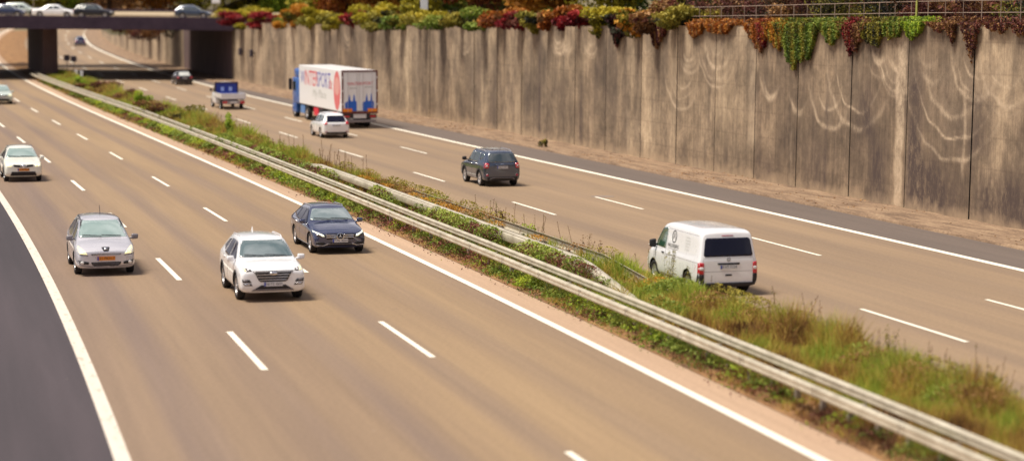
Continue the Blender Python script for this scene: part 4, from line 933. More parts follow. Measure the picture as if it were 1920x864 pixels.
def loft(stations, mats, rowmat=None, axles=(), wr=.33, levels=2, name='body', root=None, creases=()):
    V = []; F = []; MI = []; n = 11; per = 2*n-2
    for st in stations:
        P = section(st); V += P+[(p[0], -p[1], p[2]) for p in P[1:-1]]
    # ring order: 0..10 on the left then mirrored 9..1 on the right
    ring = list(range(0, n))+[n-1+(k) for k in range(n-2, 0, -1)]
    def row(i): return i if i < n-1 else (2*n-3-i)
    for a in range(len(stations)-1):
        A = [a*per+k for k in ring]; Bq = [(a+1)*per+k for k in ring]
        for i in range(per):
            j = (i+1) % per; F.append((A[i], Bq[i], Bq[j], A[j])); MI.append(rowmat(a, row(i)) if rowmat else 0)
    for a, flip in ((0, False), (len(stations)-1, True)):
        b = a*per
        for i in range(n-1):
            l0, l1 = b+i, b+i+1; r0 = b if i == 0 else b+n-1+i; r1 = b+n-1+i+1 if i+1 < n-1 else b+n-1
            f = [l0, l1, r1, r0] if 0 < i < n-2 else ([b, l1, r1] if i == 0 else [l0, b+n-1, r0])
            F.append(tuple(f[::-1] if flip else f)); MI.append(rowmat(-1 if not flip else -2, i) if rowmat else 0)
    me = bpy.data.meshes.new(name); me.from_pydata(V, [], F); me.update()
    for m in mats: me.materials.append(m)
    me.polygons.foreach_set('material_index', np.array(MI, np.int32))
    bm = bmesh.new(); bm.from_mesh(me); bmesh.ops.recalc_face_normals(bm, faces=bm.faces[:]); bm.to_mesh(me); bm.free()
    o = bpy.data.objects.new(name, me); sc.collection.objects.link(o)
    ss_ = o.modifiers.new('s', 'SUBSURF'); ss_.levels = levels; ss_.render_levels = levels
    cut = []
    for ax_ in axles:
        for sgn in (1, -1):
            hw = max(s[1] for s in stations); k = 28; y0, y1 = sgn*(hw-.30), sgn*(hw+.3); r_ = wr+.055
            cv = [(ax_+r_*math.cos(2*math.pi*i/k), y0, wr+r_*math.sin(2*math.pi*i/k)) for i in range(k)]+[(ax_+r_*math.cos(2*math.pi*i/k), y1, wr+r_*math.sin(2*math.pi*i/k)) for i in range(k)]
            cf = [tuple(range(k)), tuple(range(2*k-1, k-1, -1))]+[(i, i+k, (i+1) % k+k, (i+1) % k) for i in range(k)]
            cm = bpy.data.meshes.new('c'); cm.from_pydata(cv, [], cf); cm.update()
            bm = bmesh.new(); bm.from_mesh(cm); bmesh.ops.recalc_face_normals(bm, faces=bm.faces[:]); bm.to_mesh(cm); bm.free()
            co = bpy.data.objects.new('c', cm); sc.collection.objects.link(co); cut.append(co)
            b_ = o.modifiers.new('b', 'BOOLEAN'); b_.operation = 'DIFFERENCE'; b_.object = co; b_.solver = 'EXACT'
    bpy.context.view_layer.update()
    dg = bpy.context.evaluated_depsgraph_get(); ev = o.evaluated_get(dg); nm = bpy.data.meshes.new_from_object(ev)
    bpy.data.objects.remove(o)
    for c in cut: bpy.data.objects.remove(c)
    nm.materials.clear()
    for m in list(mats)+[BLK2]: nm.materials.append(m)
    hw = max(s[1] for s in stations); sm = np.ones(len(nm.polygons), bool)
    for p in nm.polygons:
        c = p.center
        for ax_ in axles:
            if math.hypot(c.x-ax_, c.z-wr) < wr+.052+.004 and abs(c.y) > hw-.31 and c.z > .12:
                nrm = p.normal
                rad = Vector((c.x-ax_, 0, c.z-wr))
                if abs(c.y) < hw-.28 or (rad.length > .1 and abs(nrm.y) < .3): p.material_index = len(mats); sm[p.index] = False
    nm.polygons.foreach_set('use_smooth', sm); nm.name = name
    no = link(bpy.data.objects.new(name, nm), root)
    bm = bmesh.new(); bm.from_mesh(nm); bvh = BVHTree.FromBMesh(bm); bm.free()
    return no, bvh
def lathe(prof, seg=28, axis='Y'):
    V = []; F = []
    for i in range(seg):
        a = 2*math.pi*i/seg
        for (r, y) in prof: V.append((r*math.cos(a), y, r*math.sin(a)))
    k = len(prof)
    for i in range(seg):
        for j in range(k-1): F.append((i*k+j, i*k+j+1, ((i+1) % seg)*k+j+1, ((i+1) % seg)*k+j))
    return V, F
_wm = {}
def wheel_mesh(r, w, rimr, style):
    key = (r, w, rimr, style)
    if key in _wm: return _wm[key]
    h = w/2
    V, F = lathe([(rimr*.2, -h*.5), (rimr, -h*.8), (rimr*1.02, -h*.9), (r*.93, -h), (r*.985, -h*.8), (r, -h*.5), (r, h*.5), (r*.985, h*.8), (r*.93, h), (rimr*1.02, h*.92), (rimr, h*.8), (rimr*.98, h*.35), (.01, h*.30)], 32)
    t = bpy.data.meshes.new('tyre'); t.from_pydata(V, [], F); t.update(); t.materials.append(RUB); t.polygons.foreach_set('use_smooth', np.ones(len(t.polygons), bool))
    V, F = lathe([(rimr*.97, h*.45), (rimr, h*.86), (rimr*.90, h*.84), (rimr*.86, h*.5)], 32)
    ns = {'five': 5, 'ten': 10, 'steel': 0, 'six': 6}[style]
    if style == 'steel':
        V2, F2 = lathe([(rimr*.9, h*.62), (rimr*.72, h*.72), (rimr*.3, h*.6), (.005, h*.8)], 24); k = len(V); V += V2; F += [tuple(i+k for i in f) for f in F2]
    else:
        for i in range(ns):
            a = 2*math.pi*i/ns; ca, sa_ = math.cos(a), math.sin(a); w0, w1 = rimr*.13*(5/ns)**.5, rimr*.20*(5/ns)**.5; k = len(V)
            for (rr, ww, yy) in ((rimr*.12, w0, h*.72), (rimr*.93, w1, h*.80)):
                for sgn, yo in ((-1, 0), (1, 0), (1, -.04), (-1, -.04)): V.append((rr*ca-sgn*ww*sa_, yy+yo, rr*sa_+sgn*ww*ca))
            F += [(k, k+1, k+5, k+4), (k+1, k+2, k+6, k+5), (k+2, k+3, k+7, k+6), (k+3, k, k+4, k+7)]
        V2, F2 = lathe([(rimr*.24, h*.6), (rimr*.22, h*.82), (.004, h*.86)], 16); k = len(V); V += V2; F += [tuple(i+k for i in f) for f in F2]
    m = bpy.data.meshes.new('rim'); m.from_pydata(V, [], F); m.update(); m.materials.append(ALU)
    _wm[key] = (t, m); return _wm[key]
def wheels(car, axles, hw, r, w=.215, rimr=None, style='five', dual=()):
    rimr = rimr or r*.66; t, m = wheel_mesh(r, w, rimr, style)
    for ax_ in axles:
        for sgn in (1, -1):
            o = link(bpy.data.objects.new('wheel', t), car['root']); o.location = (ax_, sgn*(hw-w/2-.025), r)
            if sgn < 0: o.rotation_euler = (0, 0, math.pi)
            link(bpy.data.objects.new('rim', m), o)
def plate(car, plane, y, z, text, kind='white', w=.52, h=.115, x=None):
    hpt = hit(car['_b'], plane, y, z); d = AX[plane][0].x; px = (hpt.x if hpt and x is None else x)+d*.022
    o = empty_part = None
    m = PL_W if kind == 'white' else PL_O
    pl = boxes('number_plate', [(px-.008, px+.008, y-w/2, y+w/2, z-h/2, z+h/2)], m, car['root'])
    u = -1 if plane == 'rear' else 1   # reading direction along y
    bx = sorted([y-u*w/2+u*.002, y-u*w/2+u*.048]); boxes('country_band', [(px+d*.009-.001, px+d*.009+.001, bx[0], bx[1], z-h/2+.004, z+h/2-.004)], PL_B, pl)
    V, F = text_geo(text, h*.95); wid = max(v[0] for v in V)-min(v[0] for v in V); sx = (w-.085)/wid
    mk('lettering', [(px+d*.0105, y+u*(.022+v[0]*sx), z+v[1]) for v in V], F, INK, pl)
    return pl
def mirrors(car, x, z, hw, m, size=.12, arm=.05):
    for sgn in (1, -1):
        bm = bmesh.new(); bmesh.ops.create_cube(bm, size=1)
        for v in bm.verts: v.co = Vector((v.co.x*.13*(1 if v.co.y*sgn < 0 else .8), v.co.y*.205, v.co.z*size*1.35*(1 if v.co.y*sgn < 0 else .85)))
        bmesh.ops.bevel(bm, geom=bm.edges[:], offset=.04, segments=3, affect='EDGES', profile=.5)
        for v in bm.verts: v.co += Vector((x, sgn*(hw+.085), z))
        k = bmesh.ops.create_cube(bm, size=1)['verts']
        for v in k: v.co = Vector((v.co.x*.06+x+.02, v.co.y*.12+sgn*(hw-.01), v.co.z*.05+z-.04))
        me = bpy.data.meshes.new('mirror'); bm.to_mesh(me); bm.free(); me.materials.append(m); me.polygons.foreach_set('use_smooth', np.ones(len(me.polygons), bool))
        link(bpy.data.objects.new('mirror', me), car['root'])
def arch_trim(car, ax_, r, m, w=.065, plane='left', z0=None):
    a0 = 0.0; N = 18; rr0, rr1 = r+.052, r+.052+w
    pts = [(ax_+rr1*math.cos(a0+(math.pi-2*a0)*i/N), r+rr1*math.sin(a0+(math.pi-2*a0)*i/N)) for i in range(N+1)]
    inn = [(ax_+rr0*math.cos(a0+(math.pi-2*a0)*i/N), r+rr0*math.sin(a0+(math.pi-2*a0)*i/N)) for i in range(N+1)]
    bm = bmesh.new(); d = AX[plane][0]; A = []; Bv = []
    ok = []
    for p, q in zip(pts, inn):
        hp, hq = hit(car['_b'], plane, *p), hit(car['_b'], plane, *q)
        if hp is None: continue
        if hq is None or abs(hq.y-hp.y) > .12: hq = Vector((q[0], hp.y, q[1]))
        A.append(bm.verts.new(hp+d*.008)); Bv.append(bm.verts.new(hq+d*.012))
    for i in range(len(A)-1): bm.faces.new((A[i], A[i+1], Bv[i+1], Bv[i]))
    r_ = bmesh.ops.extrude_edge_only(bm, edges=[e for e in bm.edges if e.is_boundary])
    for v in [x for x in r_['geom'] if isinstance(x, bmesh.types.BMVert)]: v.co -= d*.03
    bmesh.ops.recalc_face_normals(bm, faces=bm.faces[:]); me = bpy.data.meshes.new('arch_trim'); bm.to_mesh(me); bm.free(); me.materials.append(m)
    link(bpy.data.objects.new('arch_trim', me), car['root'])
def seam(car, plane, pts, w=.012, m=None, name='panel_gap'):
    P = []
    for (a, b) in zip(pts[:-1], pts[1:]):
        n = max(2, int(math.hypot(b[0]-a[0], b[1]-a[1])/.06)); P += [(a[0]+(b[0]-a[0])*i/n, a[1]+(b[1]-a[1])*i/n) for i in range(n)]
    P.append(pts[-1]); d = AX[plane][0]; V = []; F = []; last = None
    for i, p in enumerate(P):
        q = P[min(i+1, len(P)-1)]; o_ = P[max(i-1, 0)]; t = Vector((q[0]-o_[0], q[1]-o_[1])); t.normalize(); nx, ny = -t.y*w/2, t.x*w/2
        h1, h2 = hit(car['_b'], plane, p[0]+nx, p[1]+ny), hit(car['_b'], plane, p[0]-nx, p[1]-ny)
        if h1 is None or h2 is None: last = None; continue
        k = len(V); V += [h1+d*.003, h2+d*.003]
        if last is not None: F.append((last, last+1, k+1, k))
        last = k
    if F: mk(name, V, F, m or INK, car['root'])
def roof_rails(c, x0, x1, y, m, lift=.035, r=.017):
    for sg in (1, -1):
        V = []; F = []; prev = None; xs = np.linspace(x0, x1, 9)
        for i, x in enumerate(xs):
            h = hit(c['_b'], 'top', x, sg*y)
            if h is None: continue
            q = h+Vector((0, 0, lift if 0 < i < len(xs)-1 else .0))
            if prev is not None: tubebox(V, F, prev, q, r)
            prev = q
        mk('roof_rail', V, F, m, c['root'])
def base_stations(L, W, H, g=.2, nose=.72, hood=.98, xc=1.05, xr=1.85, xe=.55, zsf=.86, zsr=.98, wroof=.62, lean=.45, zre=None, sedan=None, nosew=.80, nosetk=-.10, rearw=.90, hoodlen=.30):
    X = L/2; h = W/2; zre = zre or H-.06; S = []
    S.append((X, nosew*h, g+.06, nose-.16, .70*h, nose-.08, 0, nosetk))
    S.append((X-.06, (nosew+.10)*h, g+.03, nose-.08, .78*h, nose, 0, nosetk*.6))
    S.append((X-hoodlen, .975*h, g+.01, nose-.01, .82*h, nose+.07, 0, 0))
    t = .55; S.append((X-hoodlen-(xc-hoodlen)*.5, h, g, nose+(zsf-nose)*.6, .82*h, nose+.07+(hood-nose-.07)*.66, 0, 0))
    S.append((X-xc, h, g, zsf, .83*h, hood, 0, 0))
    S.append((X-xc-.06, h, g, zsf, .835*h, hood+.045, 0, 0))
    S.append((X-xc-(xr-xc)*.55, h, g, zsf+.01, .76*h, hood+(H-.02-hood)*.60, 0, 0))
    S.append((X-xr, h, g, zsf+.02, (wroof+.035)*W/2/.5*.5, H-.03, 0, 0))
    S.append((X-xr-.25, h, g, zsf+(zsr-zsf)*.4, (wroof+.01)*h, H-.008, 0, 0))
    S.append((-.35, h, g, zsf+(zsr-zsf)*.6, wroof*h, H, 0, 0))
    S.append((-X+(xe+.55 if not sedan else sedan[0]+.85), h, g, zsf+(zsr-zsf)*.9, (wroof-.01)*h, H-.02, 0, 0))
    if sedan:
        xd, deck = sedan
        S.append((-X+xd+.45, h, g, zsr, (wroof+.04)*h, H-.16, 0, 0))
        S.append((-X+xd, h, g, zsr, .78*h, deck+.03, 0, 0))
        S.append((-X+xd-.12, .99*h, g, zsr-.01, .80*h, deck, 0, 0))
        S.append((-X+.10, .95*h, g+.03, zsr-.04, .80*h, deck-.01, 0, 0))
        S.append((-X, .86*h, g+.08, zsr-.12, .74*h, deck-.07, 0, .08))
    else:
        S.append((-X+xe, .995*h, g, zsr, (wroof-.02)*h, zre+.01, lean*.45, 0))
        S.append((-X+.10, .965*h, g+.02, zsr, (wroof-.045)*h, zre-.025, lean, 0))
        S.append((-X, rearw*h, g+.07, zsr-.02, (wroof-.09)*h, zre-.075, lean, .05))
    return S
def new_car(name, s, n, direction, label, cat='car', group=None, yaw=0, at=None):
    if at is None:
        p = RD(s, n, .006); yawr = heading(s)+(math.pi/2 if direction > 0 else -math.pi/2)+yaw; sl = math.atan(slope(s))*direction
    else: p = at; yawr = yaw; sl = 0
    r = empty(name, tuple(p), (0, -sl, yawr)); tag(r, label, cat, group); return dict(root=r)
def finish_windows(car, sp):
    """windscreen, side glass, rear glass from a few numbers"""
    L, W, H = sp['L'], sp['W'], sp['H']; X, h = L/2, W/2; xc, xr = sp['xc'], sp['xr']
    zs = sp['zsf']; zr = sp['zsr']; wt = sp.get('wroof', .62)*h; hood = sp['hood']
    wb = .80*h; gs = sp.get('gs', G_SCR)
    patch(car, 'windscreen', 'front', [(-wb, hood+.055), (wb, hood+.055), (wb*.995, hood+.10), (wt+.01, H-.13), (wt-.05, H-.095), (-wt+.05, H-.095), (-wt-.01, H-.13), (-wb*.995, hood+.10)], gs)
    for pl in ('left', 'right'):
        for k, win in enumerate(sp['side']): patch(car, 'side_window', pl, win, sp.get('gsd', G_SIDE), off=.005)
    if sp.get('rear'): patch(car, 'rear_window', 'rear', sp['rear'], sp.get('gr', G_DARK))
    for pl in ('left', 'right'):
        for s_ in sp.get('seams', []): seam(car, pl, s_)
        for hx, hz in sp.get('handles', []): patch(car, 'door_handle', pl, [(hx-.10, hz-.016), (hx+.10, hz-.016), (hx+.10, hz+.02), (hx-.10, hz+.02)], sp.get('hm', BLK), off=.028, back=.03)
def oval(cx, cy, a, b, k=16): return [(cx+a*math.cos(2*math.pi*i/k), cy+b*math.sin(2*math.pi*i/k)) for i in range(k)]
def wiper(car, hood, w=.55):
    V = []; F = []
    for (a, b) in (((.55, hood+.075), (-.05, hood+.105)), ((-.05, hood+.08), (-.62, hood+.11))):
        p, q = hit(car['_b'], 'front', *a), hit(car['_b'], 'front', *b)
        if p and q: tubebox(V, F, p+Vector((.03, 0, .02)), q+Vector((.03, 0, .02)), .011)
    if F: mk('wiper', V, F, BLK, car['root'])

# --- white SUV, nearest car
def white_suv():
    c = new_car('suv_car', 65.5, -6.46, -1, 'white sport utility car with headlights glowing yellowish, nearest to the camera on the left carriageway')
    sp = dict(L=4.48, W=1.88, H=1.64, xc=1.10, xr=1.92, zsf=.97, zsr=1.06, hood=1.07, wroof=.66)
    S = base_stations(4.48, 1.88, 1.64, g=.22, nose=.90, hood=1.07, xc=1.10, xr=1.92, xe=.45, zsf=.97, zsr=1.06, wroof=.66, lean=.42, nosew=.86, hoodlen=.28)
    b, c['_b'] = loft(S, [P_WHITE, BLK], lambda a, i: 1 if i <= 1 or (i == 2 and 0 <= a) else 0, (1.34, -1.33), .355, root=c['root'])
    X = 2.24
    sp['side'] = [[(X-1.30, 1.03), (X-1.98, 1.47), (X-2.36, 1.50), (X-2.36, 1.03)], [(X-2.44, 1.03), (X-2.44, 1.50), (X-3.15, 1.49), (X-3.32, 1.08)], [(X-3.42, 1.12), (X-3.26, 1.47), (X-3.62, 1.42), (X-3.86, 1.24)]]
    sp['rear'] = [(-.62, 1.12), (.62, 1.12), (.55, 1.47), (-.55, 1.47)]
    sp['seams'] = [[(X-1.22, 1.0), (X-1.18, .55), (X-1.30, .42)], [(X-2.40, 1.02), (X-2.40, .42)], [(X-3.36, 1.05), (X-3.12, .62), (X-3.05, .42)]]
    sp['handles'] = [(X-2.22, .94), (X-3.15, .98)]; sp['hm'] = P_WHITE; sp['gsd'] = G_DARK
    finish_windows(c, sp); wiper(c, 1.07)
    g = patch(c, 'grille', 'front', [(-.50, .80), (-.58, .87), (.58, .87), (.50, .80), (.40, .60), (.34, .565), (-.34, .565), (-.40, .60)], BLK, off=.012)
    for z, w in ((.84, .54), (.765, .47), (.69, .42), (.62, .38)): patch(c, 'grille_bar', 'front', [(-w, z-.009), (w, z-.009), (w, z+.009), (-w, z+.009)], ALU, off=.024, parent=g, back=.012)
    patch(c, 'emblem', 'front', oval(0, .80, .105, .055), CHR, off=.04, parent=g); patch(c, 'emblem_mark', 'front', [(-.035, .775), (-.015, .775), (.0, .79), (.035, .775), (.035, .825), (.015, .825), (.0, .81), (-.035, .825)], GREY, off=.047, parent=g, back=.004)
    for sg in (1, -1):
        hl = patch(c, 'headlight', 'front', [(sg*.57, .86), (sg*.60, .905), (sg*.78, .945), (sg*.90, .99), (sg*.915, .93), (sg*.86, .86), (sg*.74, .845)][::sg], L_DARKL)
        patch(c, 'lamp', 'front', [(sg*.74, .865), (sg*.76, .935), (sg*.90, .98), (sg*.90, .93), (sg*.85, .87)][::sg], L_HEAD, off=.014, parent=hl)
        fl = patch(c, 'fog_light', 'front', [(sg*.60, .55), (sg*.66, .635), (sg*.86, .645), (sg*.85, .56)][::sg], BLK, off=.008)
        patch(c, 'lamp', 'front', [(sg*.70, .585), (sg*.72, .625), (sg*.84, .63), (sg*.83, .59)][::sg], GREY, off=.016, parent=fl)
        patch(c, 'fog_light', 'front', [(sg*.57, .46), (sg*.62, .525), (sg*.84, .535), (sg*.80, .47)][::sg], BLK, off=.008)
        patch(c, 'trim', 'front', [(sg*.63, .487), (sg*.64, .515), (sg*.82, .525), (sg*.79, .49)][::sg], CHR, off=.016)
    patch(c, 'air_intake', 'front', [(-.52, .365), (-.34, .475), (.34, .475), (.52, .365)], BLK, off=.008)
    patch(c, 'skid_plate', 'front', [(-.60, .305), (-.54, .36), (.54, .36), (.60, .305)], GREY, off=.014)
    plate(c, 'front', 0, .50, 'NI:TX 4609')
    mirrors(c, .93, 1.10, .92, P_WHITE)
    for ax_ in (1.34, -1.33):
        for pl in ('left', 'right'): arch_trim(c, ax_, .355, BLK, plane=pl)
    wheels(c, (1.34, -1.33), .94, .355, .225, .25, 'five')
    roof_rails(c, .25, -1.55, 0.570, P_WHITE)
    V = [(-1.45, 0, 1.62), (-1.62, -.03, 1.61), (-1.62, .03, 1.61), (-1.60, 0, 1.76)]; mk('antenna_fin', V, [(0, 1, 3), (1, 2, 3), (2, 0, 3)], P_WHITE, c['root'])
    p = hit(c['_b'], 'front', -.66, 1.14)
    if p: boxes('sticker', [(p.x+.009, p.x+.012, -.70, -.63, 1.12, 1.16)], L_WHT, c['root'])
white_suv()

# --- dark blue estate
def dark_estate():
    c = new_car('estate_car', 77.3, -2.24, -1, 'dark blue estate car with star emblem, nearest the median edge line')
    L, W, H = 4.70, 1.84, 1.46; X = 2.35
    sp = dict(L=L, W=W, H=H, xc=1.30, xr=2.12, zsf=.86, zsr=.93, hood=.965, wroof=.63)
    S = base_stations(L, W, H, g=.17, nose=.74, hood=.965, xc=1.30, xr=2.12, xe=.55, zsf=.86, zsr=.93, wroof=.63, lean=.62, nosew=.84, hoodlen=.34)
    b, c['_b'] = loft(S, [P_BLUEDK, BLK], lambda a, i: 1 if i <= 0 else 0, (1.56, -1.27), .33, root=c['root'])
    sp['side'] = [[(X-1.52, .92), (X-2.15, 1.31), (X-2.52, 1.34), (X-2.52, .92)], [(X-2.60, .92), (X-2.60, 1.34), (X-3.30, 1.32), (X-3.42, .96)], [(X-3.50, .97), (X-3.38, 1.31), (X-3.95, 1.24), (X-4.15, 1.08)]]
    sp['rear'] = [(-.60, .98), (.60, .98), (.52, 1.3), (-.52, 1.3)]; sp['gsd'] = G_DARK; sp['gs'] = G_SLV
    sp['seams'] = [[(X-1.42, .92), (X-1.38, .50), (X-1.46, .30)], [(X-2.56, .92), (X-2.56, .30)], [(X-3.46, .95), (X-3.22, .55), (X-3.10, .32)]]
    sp['handles'] = [(X-2.38, .83), (X-3.28, .85)]; sp['hm'] = CHR
    finish_windows(c, sp); wiper(c, .965)
    patch(c, 'window_trim', 'left', [(X-1.50, .895), (X-1.50, .912), (X-4.1, .945), (X-4.1, .93)], CHR, off=.008); patch(c, 'window_trim', 'right', [(X-1.50, .895), (X-1.50, .912), (X-4.1, .945), (X-4.1, .93)], CHR, off=.008)
    for pl in ('left', 'right'): patch(c, 'sill_trim', pl, [(1.15, .225), (1.15, .25), (-.88, .25), (-.88, .225)], CHR, off=.012)
    g = patch(c, 'grille', 'front', [(-.44, .50), (-.52, .60), (-.49, .69), (.49, .69), (.52, .60), (.44, .50)], BLK, off=.012)
    for z in (.635, .57):
        for sg in (1, -1): patch(c, 'grille_bar', 'front', [(sg*.12, z-.014), (sg*.47, z-.014), (sg*.47, z+.014), (sg*.12, z+.014)][::sg], CHR, off=.026, parent=g, back=.012)
    R0, R1 = .125, .105; k = 24; V = []; F = []; hp = hit(c['_b'], 'front', 0, .60); xx = hp.x+.035
    for i in range(k): a = 2*math.pi*i/k; V += [(xx, R0*math.cos(a), .60+R0*math.sin(a)), (xx+.008, R1*math.cos(a), .60+R1*math.sin(a))]
    F = [(2*i, 2*i+1, (2*i+3) % (2*k), (2*i+2) % (2*k)) for i in range(k)]
    for i in range(3):
        a = math.pi/2+2*math.pi*i/3; j = len(V); V += [(xx+.004, .018*math.cos(a+math.pi/2), .60+.018*math.sin(a+math.pi/2)), (xx+.004, R1*math.cos(a), .60+R1*math.sin(a)), (xx+.004, .018*math.cos(a-math.pi/2), .60+.018*math.sin(a-math.pi/2)), (xx+.016, 0, .60)]; F += [(j, j+1, j+3), (j+1, j+2, j+3)]
    mk('emblem', V, F, CHR, g)
    for sg in (1, -1):
        hl = patch(c, 'headlight', 'front', [(sg*.50, .585), (sg*.55, .665), (sg*.74, .735), (sg*.885, .80), (sg*.90, .72), (sg*.84, .62), (sg*.64, .575)][::sg], L_DARKL)
        patch(c, 'lamp', 'front', [(sg*.52, .60), (sg*.56, .66), (sg*.74, .73), (sg*.885, .79), (sg*.885, .735), (sg*.70, .67), (sg*.60, .60)][::sg], L_HEADW, off=.014, parent=hl)
        patch(c, 'air_intake', 'front', [(sg*.46, .31), (sg*.55, .42), (sg*.82, .42), (sg*.80, .32)][::sg], BLK)
        patch(c, 'bumper_trim', 'front', [(sg*.40, .335), (sg*.56, .275), (sg*.84, .305), (sg*.84, .33), (sg*.57, .30), (sg*.42, .36)][::sg], CHR, off=.012)
    patch(c, 'air_intake', 'front', [(-.42, .30), (-.36, .40), (.36, .40), (.42, .30)], BLK)
    patch(c, 'bumper_trim', 'front', [(-.40, .335), (-.40, .357), (.40, .357), (.40, .335)], GREY, off=.012)
    plate(c, 'front', 0, .455, 'F:PK 4260')
    mirrors(c, .78, .985, .91, P_BLUEDK); wheels(c, (1.56, -1.27), .92, .33, .22, .235, 'five')
    roof_rails(c, .15, -1.55, 0.537, CHR)
dark_estate()

# --- silver people carrier
def silver_mpv():
    c = new_car('people_carrier', 73.1, -10.58, -1, 'silver people carrier with orange number plate and roof aerial in the leftmost lane')
    L, W, H = 4.53, 1.84, 1.64; X = L/2
    sp = dict(L=L, W=W, H=H, xc=.92, xr=1.98, zsf=.93, zsr=1.02, hood=1.04, wroof=.66)
    S = base_stations(L, W, H, g=.19, nose=.80, hood=1.04, xc=.92, xr=1.98, xe=.42, zsf=.93, zsr=1.02, wroof=.66, lean=.38, nosew=.82, hoodlen=.30)
    b, c['_b'] = loft(S, [P_SILVER, BLK], lambda a, i: 1 if i <= 0 else 0, (1.38, -1.35), .335, root=c['root'])
    sp['side'] = [[(X-1.10, .98), (X-1.46, 1.22), (X-1.46, .98)], [(X-1.52, .98), (X-1.60, 1.28), (X-2.0, 1.47), (X-2.40, 1.50), (X-2.40, .99)], [(X-2.48, .99), (X-2.48, 1.50), (X-3.25, 1.49), (X-3.38, 1.02)], [(X-3.46, 1.04), (X-3.34, 1.48), (X-3.95, 1.42), (X-4.12, 1.10)]]
    sp['rear'] = [(-.62, 1.08), (.62, 1.08), (.55, 1.47), (-.55, 1.47)]; sp['gs'] = G_SKYPALE
    sp['seams'] = [[(X-1.18, .95), (X-1.20, .50), (X-1.32, .30)], [(X-2.44, .98), (X-2.44, .30)], [(X-3.42, 1.0), (X-3.15, .55), (X-3.05, .32)]]
    sp['handles'] = [(X-2.28, .90), (X-3.2, .93)]; sp['hm'] = P_SILVER
    finish_windows(c, sp); wiper(c, 1.04)
    g = patch(c, 'grille', 'front', [(-.42, .645), (-.46, .685), (.46, .685), (.42, .645)], BLK, off=.01); patch(c, 'grille_bar', 'front', [(-.42, .655), (-.42, .665), (.42, .665), (.42, .655)], CHR, off=.02, parent=g, back=.01)
    em = patch(c, 'emblem', 'front', [(-.12, .84), (-.115, .87), (.115, .87), (.12, .84), (.075, .765), (-.075, .765)], BLK, off=.012); patch(c, 'emblem_mark', 'front', [(-.05, .79), (-.06, .84), (-.02, .86), (.04, .855), (.05, .80), (.0, .81)], CHR, off=.022, parent=em, back=.006)
    patch(c, 'air_intake', 'front', [(-.36, .315), (-.43, .36), (-.45, .435), (.45, .435), (.43, .36), (.36, .315)], BLK, off=.01)
    for z in (.35, .39): patch(c, 'intake_bar', 'front', [(-.40, z), (-.40, z+.012), (.40, z+.012), (.40, z)], GREY, off=.018, back=.01)
    for sg in (1, -1):
        hl = patch(c, 'headlight', 'front', [(sg*.55, .665), (sg*.66, .80), (sg*.84, .93), (sg*.895, .86), (sg*.89, .74), (sg*.80, .69)][::sg], L_HEAD)
        patch(c, 'lamp_shadow', 'front', [(sg*.53, .63), (sg*.56, .655), (sg*.78, .68), (sg*.89, .73), (sg*.89, .70), (sg*.78, .65)][::sg], BLK, off=.01)
        fl = patch(c, 'fog_light', 'front', [(sg*.52, .36), (sg*.52, .44), (sg*.84, .50), (sg*.86, .42), (sg*.75, .37)][::sg], BLK, off=.008); patch(c, 'lamp', 'front', oval(sg*.72, .42, .055, .05, 12)[::sg], L_WHT, off=.02, parent=fl)
        patch(c, 'bumper_trim', 'front', [(sg*.10, .285), (sg*.42, .285), (sg*.80, .335), (sg*.80, .355), (sg*.42, .305), (sg*.10, .30)][::sg], GREY, off=.01)
    plate(c, 'front', 0, .545, '51-PKN-7', 'orange', .54, .12)
    mirrors(c, 1.0, 1.07, .91, GREY, .13); wheels(c, (1.38, -1.35), .92, .335, .215, .22, 'five')
    for pl in ('left', 'right'): patch(c, 'roof_trim', pl, [(X-1.5, 1.33), (X-1.98, 1.545), (X-2.6, 1.575), (X-3.9, 1.55), (X-3.9, 1.565), (X-2.6, 1.59), (X-1.96, 1.56), (X-1.48, 1.345)], BLK, off=.01)
    V = []; F = []; tubebox(V, F, (-.35, .05, 1.64), (-.50, .05, 1.93), .008); mk('aerial', V, F, BLK, c['root'])
silver_mpv()

